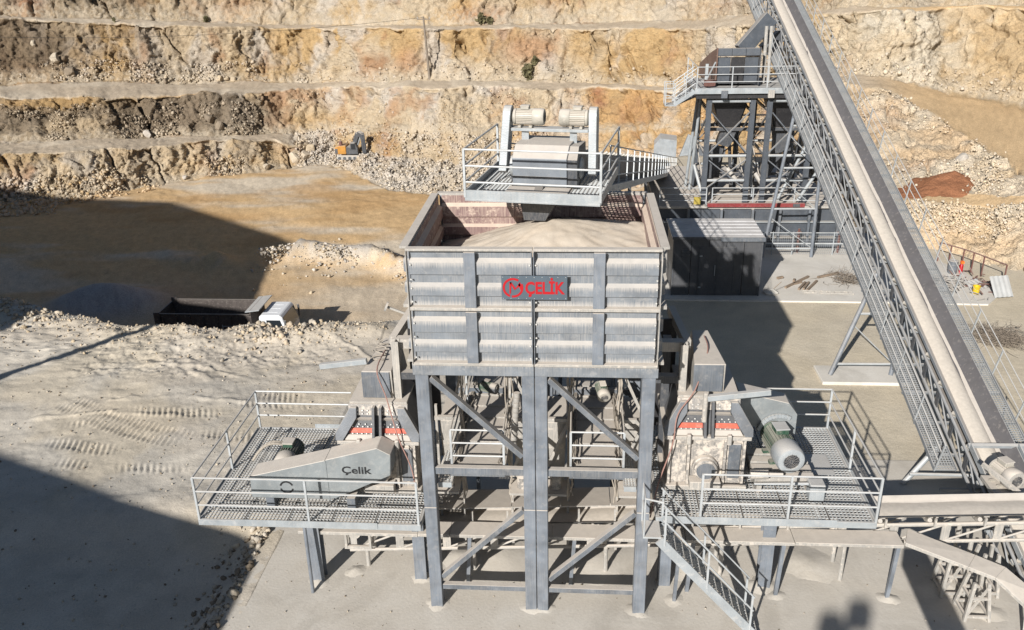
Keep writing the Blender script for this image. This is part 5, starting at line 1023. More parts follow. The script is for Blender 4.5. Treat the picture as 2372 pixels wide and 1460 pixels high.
wr = thing('conveyor_walkway', 'galvanised grating walkway with handrail along the right of the inclined conveyor', 'walkway', tuple(C(0, 1.75, -0.8)), 'walkways along the inclined conveyor')
for t, a0, a1, ar in ((wl, -0.86, -0.30, -0.88), (wr, 1.47, 2.03, 2.06)):
    s0 = -3.6; L = 38.0
    grating(t, C(s0, a0, -0.77), E_, A_, L, a1-a0, 0.085, 0.085, 'convgrate', 1.9, 0.018, 0.03)
    for a in (a0-0.02, a1+0.02): B().bar(C(s0, a, -0.76), C(s0+L, a, -0.76), 0.03, 0.13, N_).build('edge_beam', 'convsteel', t)
    k = 20
    for i in range(k+1): B().bar(C(s0+L*i/k, ar, -0.80), C(s0+L*i/k, ar, 0.32), 0.04, 0.04, A_).build('post', 'rail', t)
    for h in (0.32, -0.03, -0.38):
        for i in range(4): B().tube(C(s0+L*i/4, ar, h), C(s0+L*(i+1)/4, ar, h), 0.016 if a0 > 0 else 0.02, 7).build('rail', 'rail', t, smooth=True)
B().bar(C(-3.35, -0.1, 0.02), C(-3.35, 1.6, 0.02), 0.1, 0.1, N_).build('loading_bar', 'galv', ic)
for a in (-0.06, 1.24): B().bar(C(-7.0, a, 0.06), C(-3.4, a, 0.06), 0.03, 0.2, N_).build('loading_skirt', 'galv', ic)
def trestle(s, base, dx0, dx1, label, splay=0.0, z0=0.0):
    top_l, top_r = C(s, -0.1, -0.86), C(s, 1.28, -0.86); t = thing('conveyor_trestle', label, 'trestle', (base[0], base[1], z0), 'trestles under the inclined conveyor')
    bl, br = Vector((base[0], base[1], z0)), Vector((base[0]+dx1, base[1]+0.05, z0))
    B().tube(bl, top_l, 0.085, 12).build('leg', 'leg', t, smooth=True); B().tube(br, top_r, 0.085, 12).build('leg', 'leg', t, smooth=True)
    H = top_l.z-z0; n = max(2, int(H/2.0))
    for i in range(n):
        f0 = (i+0.22)/n; f1 = (i+1.0)/n
        B().tube(bl.lerp(top_l, f0), br.lerp(top_r, f0), 0.05, 9).build('cross_tube', 'galv', t, smooth=True)
        B().tube(br.lerp(top_r, f0), bl.lerp(top_l, min(f1, 0.98)), 0.022, 7).build('brace_rod', 'galv', t, smooth=True)
    return t
trestle(5.4, (12.91, 12.95), 0, 2.2, 'grey tube trestle standing on the small concrete footing', z0=0.06)
trestle(19.3, (12.94, 26.4), 0, 2.5, 'tall grey tube trestle beside the dark shed', z0=0.02)
trestle(30.5, (12.9, 37.6), 0, 2.6, 'tall tube trestle behind the screening tower', z0=0.0)
tl = thing('conveyor_trestle', 'short raking tube prop near the foot of the inclined conveyor', 'trestle', (13.2, 5.9, 0), 'trestles under the inclined conveyor')
B().tube((13.2, 5.9, 0), C(-2.6, -0.4, -0.86), 0.08, 10).build('leg', 'galv', tl, smooth=True); B().tube((15.6, 5.9, 0), C(-2.6, 1.28, -0.86), 0.08, 10).build('leg', 'galv', tl, smooth=True)
B().tube((13.35, 5.9, 0.35), (15.6, 5.9, 0.35), 0.05, 9).build('cross_tube', 'galv', tl, smooth=True)

# ------------------------------------------------------------------ feed conveyor and its head platform above the hopper
fu = Vector((0.986, -0.165, 0)).normalized(); fv = Vector((0.165, 0.986, 0)).normalized(); F0 = Vector((2.50, 1.60, 9.86))
def H(a, b, z): return F0+fu*a+fv*b+Vector((0, 0, z))
hp = thing('head_platform', 'galvanised platform with handrails hanging over the hopper', 'platform', tuple(F0))
for a0, a1 in ((-1.45, -0.72), (0.72, 1.45)): grating(hp, H(a0, 0.06, 0.0), fu, fv, a1-a0, 2.85, 0.085, 0.1)
B().bar(H(-1.5, 0, 0.05), H(1.5, 0, 0.05), 0.03, 0.23).build('toe_plate', 'galv', hp); B().bar(H(-1.5, 0.01, -0.06), H(1.5, 0.01, -0.06), 0.1, 0.02).build('toe_flange', 'galv', hp)
for a in (-1.5, 1.5): B().bar(H(a, 0.02, 0.05), H(a, 2.95, 0.05), 0.03, 0.2).build('side_plate', 'galv', hp)
B().bar(H(-1.48, 0.4, -0.08), H(1.48, 0.4, -0.08), 0.1, 0.12).build('bearer', 'galv', hp); B().bar(H(-1.48, 2.5, -0.08), H(1.48, 2.5, -0.08), 0.1, 0.12).build('bearer', 'galv', hp)
B().hexa([H(-0.7, 0.05, -0.03), H(0.7, 0.05, -0.03), H(0.7, 0.9, -0.03), H(-0.7, 0.9, -0.03), H(-0.7, 0.05, 0.04), H(0.7, 0.05, 0.04), H(0.7, 0.9, 0.06), H(-0.7, 0.9, 0.06)]).build('spill_shelf', 'dusty', hp)
rails(hp, [H(-1.5, 2.93, 0), H(-1.5, 0.0, 0), H(1.5, 0.0, 0), H(1.5, 2.93, 0)], (1.06, 0.7, 0.34), step=3.2)
hd = thing('chute_hood', 'slate steel hood over the feed conveyor head on the hopper platform', 'hood', tuple(H(0.08, 0.9, 0)))
B().prism([H(-0.62, 0.85, 0.08), H(-0.62, 0.80, 0.72), H(-0.60, 1.05, 0.98), H(-0.60, 2.1, 0.98), H(-0.62, 2.2, 0.08)], fu*1.24).build('hood_body', 'hood', hd, bevel=0.01)
B().prism([H(0.625, 0.9, 0.08), H(0.625, 0.85, 0.7), H(0.625, 1.1, 0.96), H(0.625, 2.0, 0.9), H(0.625, 2.2, 0.08)], fu*0.22).build('side_cover', 'dark', hd)
for z in (0.30, 0.58): B().bar(H(-0.625, 0.822, z), H(0.62, 0.822, z), 0.02, 0.03).build('seam', 'dark', hd)
m = B()
for a in (-0.55, 0, 0.06, 0.55):
    for z in (0.12, 0.66): m.lathe(H(a, 0.84, z), -fv, [(0, 0.018), (0.025, 0.018)], 6)
m.build('hood_bolts', 'bolt', hd, kind='stuff')
B().hexa([H(-0.4, 0.95, -0.75), H(0.1, 0.95, -0.75), H(0.1, 1.7, -0.75), H(-0.4, 1.7, -0.75), H(-0.5, 0.8, 0.0), H(0.5, 0.8, 0.0), H(0.6, 2.0, 0.0), H(-0.6, 2.0, 0.0)]).build('drop_chute', 'dark', hd)
B().hexa([H(-0.08, 0.6, 0.05), H(0.1, 0.6, 0.05), H(0.1, 0.7, 0.05), H(-0.08, 0.7, 0.05), H(-0.08, 0.75, 0.1), H(0.1, 0.75, 0.1), H(0.1, 0.84, 0.1), H(-0.08, 0.84, 0.1)]).build('hood_foot', 'black', hd)
mf = thing('support_gantry', 'grey steel gantry carrying the two motors above the hopper', 'gantry', tuple(H(0, 1.7, 0)))
B().bar(H(-0.85, 1.66, 1.22), H(0.98, 1.66, 1.22), 0.34, 0.07).build('top_beam', 'galv', mf, bevel=0.006)
for a in (-0.5, 0.62): B().bar(H(a, 1.66, 0.0), H(a, 1.66, 1.18), 0.16, 0.14, (0, 1, 0)).build('upright', 'galv', mf)
motor('electric_motor', 'tan finned motor on the left end of the frame above the hopper', tuple(H(-0.72, 1.66, 1.49)), tuple(fu), 0.68, 0.18, 'mgrey', 'mgrey', 'pair of motors above the hopper')
motor('electric_motor', 'tan finned motor on the right end of the frame above the hopper', tuple(H(0.92, 1.66, 1.49)), tuple(-fu), 0.62, 0.18, 'mgrey', 'mgrey', 'pair of motors above the hopper')
def vguard(a0, a1, sl, label):
    t = thing('drive_guard', label, 'guard', tuple(H((a0+a1)/2, 1.6, 0)), 'upright belt guards above the hopper'); pr = []
    for k in range(9):
        g = math.pi*k/8; pr.append((1.62+0.19*math.cos(g), 1.56+0.19*math.sin(g)))
    pr += [(1.28, 0.30), (1.44, 0.22), (1.66, 0.30)]
    lo, hi = [], []
    for b, z in pr: sh = sl*(z-1.5); lo.append(H(a0+sh, b, z)); hi.append(H(a1+sh, b, z))
    n = len(pr); m = B(); m.add(lo+hi, [tuple(range(n)), tuple(range(2*n-1, n-1, -1))]+[(i, n+i, n+(i+1) % n, (i+1) % n) for i in range(n)]); m.build('guard_case', 'galv', t, bevel=0.008)
    return t
vguard(-0.98, -0.80, 0.07, 'upright grey belt guard left of the motors above the hopper'); vguard(1.0, 1.18, -0.02, 'upright grey belt guard right of the motors above the hopper')
for a, lb, d in ((-0.78, 'round grey gearbox on the left of the hood above the hopper', 1), (0.74, 'round grey gearbox on the right of the hood above the hopper', 1)):
    t = thing('gearbox', lb, 'gearbox', tuple(H(a, 1.3, 0)), 'gearboxes above the hopper'); B().lathe(H(a, 1.35, 0.42), fu, [(0, 0.12), (0.02, 0.23), (0.12, 0.25), (0.16, 0.2)], 20).build('gear_case', 'galv', t, smooth=True)
    B().bar(H(a+0.06, 1.35, 0.05), H(a+0.06, 1.35, 0.3), 0.1, 0.1).build('torque_arm', 'dark', t)
# conveyor body falling away behind
fc = thing('feed_conveyor', 'dark feed conveyor dropping away from the hopper to the pit', 'conveyor', (4, 10, 0))
fd = Vector((0.15, 1, -0.2325)).normalized(); fn = fu.cross(fd).normalized()
fn = fn if fn.z > 0 else -fn
K0 = H(0, 2.0, 0.62)
def K(s, a, h): return K0+fd*s+Vector((fd.y, -fd.x, 0)).normalized()*a+fn*h
LK = 60.0
for a0, a1, mt, nm in ((-0.45, 0.45, 'rubber', 'belt'),):
    m = B(); m.hexa([K(0, a0, 0), K(0, a1, 0), K(LK, a1, 0), K(LK, a0, 0), K(0, a0, 0.03), K(0, a1, 0.03), K(LK, a1, 0.03), K(LK, a0, 0.03)]); m.build(nm, mt, fc)
for a in (-0.58, 0.58):
    for h in (-0.05, -0.85):
        for i in range(6): B().bar(K(LK*i/6, a, h), K(LK*(i+1)/6, a, h), 0.07, 0.1, fn).build('chord', 'slate', fc)
    B().bar(K(0, a*1.02, -0.45), K(LK, a*1.02, -0.42), 0.01, 0.86, fn).build('side_sheet', 'black', fc)
for i in range(50):
    s = 0.6+i*1.18; B().path([K(s, -0.5, 0.1), K(s, -0.2, -0.06), K(s, 0.2, -0.06), K(s, 0.5, 0.1)], 0.05, 7).build('idler', 'mgrey', fc, smooth=True)
for a0, sgn, lb in ((0.66, 1, 'narrow walkway with closely spaced handrail posts right of the feed conveyor'), (-1.3, -1, 'narrow walkway with handrail left of the feed conveyor')):
    t = thing('conveyor_walkway', lb, 'walkway', tuple(K(10, a0, -0.8)), 'walkways along the feed conveyor'); ar = a0+0.66 if sgn > 0 else a0
    B().hexa([K(1.0, a0, -0.92), K(1.0, a0+0.64, -0.92), K(LK-2, a0+0.64, -0.92), K(LK-2, a0, -0.92), K(1.0, a0, -0.88), K(1.0, a0+0.64, -0.88), K(LK-2, a0+0.64, -0.88), K(LK-2, a0, -0.88)]).build('deck', 'dark', t)
    B().bar(K(1.0, ar, -0.86), K(LK-2, ar, -0.86), 0.03, 0.2, fn).build('edge_beam', 'galv', t)
    for i in range(24 if sgn > 0 else 16):
        s = 1.0+i*(2.35 if sgn > 0 else 3.5); 
        if s < LK-2: B().bar(K(s, ar, -0.9), K(s, ar, 0.2), 0.036, 0.036, fd).build('post', 'rail', t)
    for h in (0.2, -0.16, -0.52):
        for i in range(3): B().tube(K(1.0+(LK-3)*i/3, ar, h), K(1.0+(LK-3)*(i+1)/3, ar, h), 0.02, 7).build('rail', 'rail', t, smooth=True)
for s, zg in ((7.0, 0.0), (15.0, 0.0), (24.0, 0.0), (33.0, 2.2), (44.0, -6)):
    t = thing('conveyor_trestle', {7.0: 'dark trestle nearest the hopper under the feed conveyor', 15.0: 'second dark trestle from the hopper under the feed conveyor', 24.0: 'third dark trestle from the hopper under the feed conveyor', 33.0: 'dark trestle beside the screening tower under the feed conveyor', 44.0: 'farthest dark trestle under the feed conveyor'}[s], 'trestle', (K(s, 0, 0).x, K(s, 0, 0).y, zg), 'trestles under the feed conveyor')
    for a in (-0.6, 0.6):
        p = K(s, a, -0.9); B().bar((p.x+a*0.5, p.y, zg), p, 0.14, 0.14, (0, 1, 0)).build('leg', 'dark', t)
    pl_, pr_ = K(s, -0.6, -0.9), K(s, 0.6, -0.9)
    for f in (0.3, 0.6): z = zg+(pl_.z-zg)*f; B().bar((pl_.x-0.15, pl_.y, z), (pr_.x+0.15, pr_.y, z), 0.08, 0.1).build('cross_bar', 'dark', t)
th = thing('tail_hood', 'grey loading hood with drive at the far foot of the feed conveyor', 'hood', tuple(K(LK-2, 0, -1)))
pz = K(LK-4, 0, 0)
B().prism([(pz.x-1.0, pz.y, pz.z-0.6), (pz.x-1.0, pz.y, pz.z+1.3), (pz.x-0.5, pz.y, pz.z+1.9), (pz.x+0.9, pz.y, pz.z+1.7), (pz.x+0.9, pz.y, pz.z-0.6)], (0.2, 2.2, 0)).build('hood_case', 'galv', th)
B().bar((pz.x+1.4, pz.y, pz.z-0.2), (pz.x+2.2, pz.y, pz.z+2.1), 0.8, 0.5, (0, 1, 0)).build('drive_guard', 'galv', th, bevel=0.05); B().box(pz.x+2.0, pz.x+5.0, pz.y, pz.y+1.2, pz.z+0.4, pz.z+1.0).build('side_frame', 'slate', th)
for x in (0.0, 2.3, 4.6): B().box(pz.x+x, pz.x+x+0.2, pz.y+0.4, pz.y+0.6, pz.z-3, pz.z+0.4).build('stand', 'slate', th)
# ------------------------------------------------------------------ raised deck with dark panelled front, screening tower
rd = thing('raised_deck', 'plank deck with dark panelled front wall and red edge beam under the screening tower', 'deck', (12, 28, 0))
px_ = [7.6, 9.3, 11.0, 12.6, 14.0, 15.5, 17.0]
for a, b in zip(px_[:-1], px_[1:]):
    for z0, z1, y, mt in ((0.05, 0.62, 27.86, 'cladding'), (0.66, 1.42, 28.0, 'cladding'), (1.46, 2.12, 28.12, 'cladding')): B().box(a+0.06, b-0.06, y, y+0.05, z0, z1).build('wall_panel', mt, rd)
    B().box(a+0.06, b-0.06, 27.84, 28.1, 1.42, 1.46).build('ledge', 'galv', rd); B().box(a+0.06, b-0.06, 27.7, 28.0, 0.62, 0.66).build('ledge', 'dusty', rd)
for x in px_: B().box(x-0.06, x+0.06, 27.8, 28.2, 0.02, 2.12).build('pilaster', 'slate', rd)
B().box(10.25, 15.2, 27.82, 27.98, 2.26, 2.46).build('edge_beam', 'redbeam', rd); B().box(7.6, 10.245, 27.84, 27.98, 2.2, 2.3).build('edge_beam', 'dusty', rd); B().box(15.205, 17.0, 27.84, 27.98, 2.2, 2.3).build('edge_beam', 'dusty', rd)
for i in range(26):
    y = 28.0+i*0.36; B().box(7.6, 17.0, y, y+0.34, 2.12, 2.2).build('plank', 'dusty', rd)
rails(rd, [(7.8, 28.15, 2.2), (10.2, 28.15, 2.2)], (1.0, 0.66, 0.33), step=2.4); rails(rd, [(10.5, 28.15, 2.2), (16.8, 28.15, 2.2)], (1.0, 0.66, 0.33), step=2.1)
B().box(9.55, 9.9, 28.0, 28.03, 2.36, 2.75).build('notice_board', 'dullyellow', rd)
B().box(14.6, 14.95, 27.79, 27.815, 2.28, 2.44).build('beam_plate', 'dark', rd)
tw = thing('screening_tower', 'dark steel screening tower with cross bracing and top platform behind the shed', 'tower', (12.5, 30, 2.2))
LX = [10.12, 12.3, 13.15, 15.3]; LY = [28.75, 32.6]
for x in LX:
    for y in LY: B().hbeam((x, y, 2.2), (x, y, 8.05), 0.26, 0.24, 0.025, (0, 1, 0)).build('column', 'cladding', tw)
for (xa, xb) in ((LX[0], LX[1]), (LX[2], LX[3])):
    for y in LY:
        for z in (3.45, 4.75, 7.55): B().tube((xa+0.13, y, z), (xb-0.13, y, z), 0.075 if z < 7 else 0.1, 10).build('girt', 'galv', tw, smooth=True)
        for z0, z1 in ((4.9, 7.0), (3.05, 4.55)):
            B().bar((xa+0.12, y-0.05, z0), (xb-0.12, y-0.05, z1), 0.05, 0.11, (0, 1, 0)).build('brace', 'slate', tw); B().bar((xa+0.12, y+0.03, z1), (xb-0.12, y+0.03, z0), 0.05, 0.11, (0, 1, 0)).build('brace', 'slate', tw)
for x in LX:
    for z in (3.45, 4.75, 7.0): B().bar((x, 28.88, z), (x, 32.45, z), 0.09, 0.12).build('girt', 'slate', tw)
    B().bar((x, 28.88, 3.0), (x, 32.45, 4.6), 0.05, 0.1).build('brace', 'slate', tw); B().bar((x, 32.45, 4.9), (x, 28.88, 6.9), 0.05, 0.1).build('brace', 'slate', tw)
for (a, b) in (((9.75, 31.6, 2.2), (9.95, 30.6, 7.8)), ((9.62, 32.4, 2.2), (10.0, 32.0, 7.8)), ((9.7, 29.9, 4.0), (10.15, 28.8, 2.4)), ((12.75, 29.4, 2.4), (12.5, 30.5, 7.6)), ((14.1, 29.2, 2.3), (15.4, 29.0, 5.6)), ((15.0, 28.6, 2.4), (15.9, 28.4, 4.2))): B().tube(a, b, 0.085, 9).build('prop', 'galv', tw, smooth=True)
for (a, b) in (((10.4, 30.4, 2.3), (10.2, 29.9, 7.7)), ((11.3, 32.2, 2.3), (11.7, 31.2, 7.6)), ((12.0, 31.5, 2.3), (11.3, 30.2, 7.4)), ((13.5, 31.8, 2.3), (13.9, 30.6, 7.6)), ((14.7, 32.0, 2.3), (14.3, 31.0, 7.6)), ((14.9, 30.2, 2.3), (15.2, 29.6, 7.2))): B().bar(a, b, 0.16, 0.14, (0, 1, 0)).build('inner_post', 'dark', tw)
for z in (3.2, 5.9):
    for y in (29.9, 31.2): B().bar((10.1, y, z), (15.3, y, z), 0.12, 0.16).build('inner_beam', 'dark', tw)
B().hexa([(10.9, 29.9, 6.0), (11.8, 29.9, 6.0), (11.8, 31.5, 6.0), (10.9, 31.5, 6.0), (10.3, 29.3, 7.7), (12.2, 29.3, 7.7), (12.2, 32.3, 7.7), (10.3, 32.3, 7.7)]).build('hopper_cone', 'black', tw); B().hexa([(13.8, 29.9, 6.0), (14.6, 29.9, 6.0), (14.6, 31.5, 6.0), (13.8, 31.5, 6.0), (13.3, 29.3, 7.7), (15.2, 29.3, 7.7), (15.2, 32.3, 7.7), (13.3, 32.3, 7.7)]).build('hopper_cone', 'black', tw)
# chutes inside the tower
for (a, b, wd) in (((11.9, 30.2, 7.3), (11.2, 30.4, 5.0), 0.75), ((13.9, 30.5, 7.2), (14.4, 30.6, 4.6), 0.8), ((11.0, 31, 4.8), (10.6, 31, 2.6), 0.7), ((14.2, 31, 4.4), (13.2, 31, 2.6), 0.6)): B().bar(a, b, wd, wd*0.7, (0, 1, 0)).build('chute', 'dark', tw)
for (a, b) in (((11.4, 29.6, 3.9), (12.2, 29.2, 2.9)), ((12.9, 29.7, 3.6), (13.6, 29.3, 2.6))): B().tube(a, b, 0.12, 10).build('pipe', 'dusty', tw, smooth=True)
for a, b in ((9.35, 11.2), (11.21, 13.0), (13.01, 14.6)): B().box(a, b, 28.35, 32.6, 8.05, 8.17).build('deck_plate', 'galv', tw)
B().box(9.3, 14.65, 28.22, 28.34, 7.98, 8.26).build('edge_channel', 'galv', tw)
for x in (10.6, 12.9, 14.1): B().box(x, x+0.3, 28.12, 28.3, 7.78, 8.15).build('beam_end', 'slate' if x < 11 else 'dusty', tw)
B().box(9.4, 14.6, 28.4, 32.5, 7.72, 8.0).build('floor_beam', 'black', tw)
rails(tw, [(9.38, 28.28, 8.2), (14.55, 28.28, 8.2)], (1.08, 0.72, 0.36), step=1.75)
rails(tw, [(9.38, 28.28, 8.2), (9.38, 32.4, 8.2)], (1.08, 0.72, 0.36), step=2.0, skip_first=True)
# side stair stepping down to the left
for y in (28.3, 29.1): B().bar((9.3, y, 8.1), (8.3, y, 7.45), 0.05, 0.2).build('stair_stringer', 'galv', tw)
for i in range(6): x = 9.2-0.16*i; z = 8.02-0.105*i; B().box(x-0.14, x, 28.33, 29.08, z, z+0.03).build('tread', 'galv', tw)
B().box(7.85, 8.35, 28.28, 29.12, 7.38, 7.44).build('landing', 'galv', tw)
for y in (28.28, 29.12):
    for h in (1.05, 0.7, 0.35): B().path([(9.32, y, 8.16+h), (8.32, y, 7.44+h), (7.87, y, 7.44+h)], 0.022, 6).build('rail', 'rail', tw, smooth=True)
    for x, z in ((8.32, 7.44), (7.87, 7.44), (8.85, 7.8)): B().bar((x, y, z), (x, y, z+1.06), 0.045, 0.045).build('post', 'rail', tw)
B().hexa([(8.4, 28.6, 7.35), (9.9, 28.7, 7.95), (9.9, 32.4, 7.95), (8.9, 32.4, 7.35), (8.4, 28.6, 7.40), (9.9, 28.7, 8.0), (9.9, 32.4, 8.0), (8.9, 32.4, 7.40)]).build('shade_plate', 'black', tw)  # black plate standing in for the deep shade under the platform
sb = thing('screen_box', 'dark inclined vibrating screen box on the tower platform', 'screen', (11.5, 30, 8.2))
for i in range(3):
    a = 10.45+0.69*i; B().box(a+0.01, a+0.68, 29.32, 29.38, 8.42, 9.62).build('front_panel', 'cladding' if i != 1 else 'black', sb, bevel=0.01)
    B().hexa([(a+0.01, 29.1, 9.72), (a+0.68, 29.1, 9.72), (a+0.68, 29.45, 9.66), (a+0.01, 29.45, 9.66), (a+0.01, 29.15, 10.05), (a+0.68, 29.15, 10.05), (a+0.68, 29.5, 10.05), (a+0.01, 29.5, 10.05)]).build('top_lip', 'cladding', sb)
for x in (10.4, 12.53): B().prism([(x, 29.15, 8.3), (x, 29.15, 10.1), (x, 31.5, 9.6), (x, 35.5, 8.6), (x, 35.5, 7.9), (x, 32, 8.2)], (0.05, 0, 0)).build('side_plate', 'tubin' if x < 11 else 'dark', sb)
B().hexa([(10.46, 29.5, 8.3), (12.5, 29.5, 8.3), (12.5, 35, 7.6), (10.46, 35, 7.6), (10.46, 29.5, 8.9), (12.5, 29.5, 8.9), (12.5, 35, 8.2), (10.46, 35, 8.2)]).build('screen_deck', 'dark', sb)
B().bar((9.95, 29.3, 8.2), (9.98, 29.4, 9.3), 0.14, 0.14).build('side_post', 'galv', sb); B().bar((9.9, 29.0, 8.4), (10.35, 29.2, 8.4), 0.3, 0.3).build('vibrator_drive', 'rustpost', sb)
B().bar((10.0, 29.25, 8.6), (10.38, 29.3, 9.4), 0.05, 0.06).build('guard_bar', 'galv', sb)
dc = thing('discharge_duct', 'dark square duct dropping from the inclined conveyor to the screen', 'duct', (12.6, 31, 10)); B().bar((13.3, 31.3, 11.35), (11.9, 31.0, 9.75), 0.75, 0.7, (0, 1, 0)).build('duct_body', 'cladding', dc, bevel=0.02); B().bar((13.3, 32.4, 9.6), (14.4, 32.4, 10.6), 0.6, 0.7, (0, 1, 0)).build('duct_body', 'dark', dc)
for x in (13.0, 13.25): B().tube((x, 30.2, 8.2), (x-0.02, 30.4, 11.0), 0.09, 9).build('duct_support', 'dusty', dc, smooth=True)

# ------------------------------------------------------------------ dark shed
sh = thing('steel_shed', 'dark steel shed with pale sheet roof behind the right crusher', 'shed', (9.8, 22.3, 0))
SX0, SX1, SY0, SY1, SZ = 7.85, 11.75, 21.0, 23.8, 2.78
k = 5
for i in range(k):
    a = SX0+(SX1-SX0)*i/k; b = SX0+(SX1-SX0)*(i+1)/k
    B().box(a+0.012, b-0.012, SY0, SY0+0.05, 0.03, SZ-0.02).build('wall_panel', 'shedwall', sh)
    B().box(a+0.012, b-0.012, SY1-0.05, SY1, 0.03, SZ-0.02).build('wall_panel', 'shedwall', sh)
for i in range(4):
    a = SY0+0.052+(SY1-SY0-0.104)*i/4; b = SY0+0.052+(SY1-SY0-0.104)*(i+1)/4
    for x in (SX0, SX1-0.05): B().box(x, x+0.05, a+0.01, b-0.01, 0.03, SZ-0.02).build('wall_panel', 'shedwall', sh)
for x in (SX0-0.04, SX1-0.03): B().box(x, x+0.07, SY0-0.03, SY0+0.04, 0.02, SZ).build('corner_post', 'dark', sh)
n = 6
for i in range(n):
    a = SY0-0.1+(SY1-SY0+0.2)*i/n; b = SY0-0.1+(SY1-SY0+0.2)*(i+1)/n
    B().hexa([(SX0-0.1, a, SZ), (SX1+0.08, a, SZ), (SX1+0.08, b-0.012, SZ), (SX0-0.1, b-0.012, SZ), (SX0-0.1, a, SZ+0.06), (SX1+0.08, a, SZ+0.06), (SX1+0.08, b-0.012, SZ+0.045), (SX0-0.1, b-0.012, SZ+0.045)]).build('roof_sheet', 'roof', sh)
B().bar((SX0-0.1, SY0-0.12, SZ+0.02), (9.9, SY0-0.12, SZ+0.02), 0.03, 0.12).build('fascia', 'dark', sh); B().bar((9.9, SY0-0.12, SZ-0.03), (SX1+0.1, SY0-0.12, SZ-0.03), 0.03, 0.2).build('fascia', 'slate', sh)
dr = B().box(9.0, 10.6, 20.975, 20.998, 0.05, 2.35).build('door', 'shedwall', sh)
for x in (9.0, 9.79, 10.56): B().box(x, x+0.04, 20.955, 20.974, 0.05, 2.35).build('door_frame', 'dark', dr)
B().bar((9.72, 20.94, 1.0), (9.72, 20.94, 1.5), 0.03, 0.03).build('door_bar', 'galv', dr)
for z in (0.4, 1.9): B().box(9.02, 9.14, 20.95, 20.974, z, z+0.06).build('hinge', 'galv', dr)
for k_ in range(5): B().box(8.2, 8.6, 20.965, 20.998, 1.9+0.07*k_, 1.94+0.07*k_).build('vent_slat', 'dark', sh)
# chain-link fence right of the shed
fe = thing('mesh_fence', 'low grey wire mesh fence between the shed and the inclined conveyor', 'fence', (14.8, 26.6, 0.02))
for x in np.linspace(12.5, 17.6, 6): B().tube((x, 26.8, 0.02), (x, 26.8, 1.25), 0.03, 8).build('post', 'galv', fe, smooth=True)
B().tube((12.5, 26.8, 1.2), (17.6, 26.8, 1.2), 0.025, 8).build('rail', 'galv', fe, smooth=True); B().tube((12.5, 26.8, 0.62), (17.6, 26.8, 0.62), 0.04, 8).build('rail', 'galv', fe, smooth=True)
m = B()
for x in np.arange(12.5, 17.6, 0.1): m.bar((x, 26.8, 0.05), (x, 26.8, 1.2), 0.007, 0.007)
for z in np.arange(0.1, 1.2, 0.14): m.bar((12.5, 26.8, z), (17.6, 26.8, z), 0.007, 0.007)
m.build('wire_mesh', 'galv', fe, kind='stuff')
for x, lb in ((14.9, 'rust red standpipe behind the wire fence, left of two'), (16.95, 'rust red standpipe behind the wire fence, right of two')):
    t = thing('standpipe', lb, 'pipe', (x, 27.2, 0), 'rust red standpipes'); B().tube((x, 27.2, 0), (x, 27.2, 1.3), 0.06, 8).build('pipe', 'rustpost', t, smooth=True); B().tube((x-0.12, 27.2, 1.1), (x+0.12, 27.2, 1.1), 0.05, 8).build('tee', 'rustpost', t, smooth=True)

# ------------------------------------------------------------------ scrap corner
gf = thing('guard_railing', 'rust red post and rail barrier at the foot of the rocky slope', 'railing', (22.3, 24.5, 0))
gp = [(21.5, 25.9), (21.85, 25.4), (22.24, 24.85), (22.5, 24.35), (22.75, 23.8), (23.25, 22.6)]
for x, y in gp: B().bar((x, y, 0), (x, y, 1.0), 0.055, 0.055).build('post', 'rustpost', gf)
for (a, b) in zip(gp[:-1], gp[1:]): B().tube((*a, 1.0), (*b, 1.0), 0.03, 7).build('rail', 'rustpost', gf, smooth=True)
t = thing('bucket', 'yellow plastic bucket in the scrap corner', 'bucket', (21.53, 21.4, 0.02)); B().lathe((21.53, 21.4, 0.02), (0, 0, 1), [(0, 0.13), (0.36, 0.16), (0.38, 0.175), (0.40, 0.175), (0.39, 0.14), (0.3, 0.13)], 20).build('body', 'yellow', t, smooth=True); B().path([(21.36, 21.4, 0.39), (21.4, 21.3, 0.3), (21.53, 21.25, 0.24), (21.66, 21.3, 0.3), (21.7, 21.4, 0.39)], 0.008, 5).build('handle', 'galv', t)
t = thing('oil_drum', 'grey blue drum beside the rust red posts', 'drum', (21.55, 24.2, 0.02)); B().lathe((21.55, 24.2, 0.02), (0, 0, 1), [(0, 0.2), (0.02, 0.22), (0.2, 0.22), (0.21, 0.23), (0.23, 0.22), (0.42, 0.22), (0.43, 0.23), (0.45, 0.22), (0.62, 0.22), (0.63, 0.2), (0.61, 0.19)], 20).build('shell', 'slate', t, smooth=True); B().lathe((21.62, 24.2, 0.64), (0, 0, 1), [(0, 0.04), (0.03, 0.04)], 8).build('bung', 'dark', t)
t = thing('fire_extinguisher', 'red extinguisher with an orange cap beside the drum', 'extinguisher', (21.95, 24.2, 0.02)); B().lathe((21.95, 24.2, 0.02), (0, 0, 1), [(0, 0.09), (0.4, 0.09), (0.48, 0.04)], 14).build('cylinder', 'signred', t, smooth=True); B().box(21.88, 22.02, 24.1, 24.26, 0.51, 0.63).build('cap', 'orange', t)
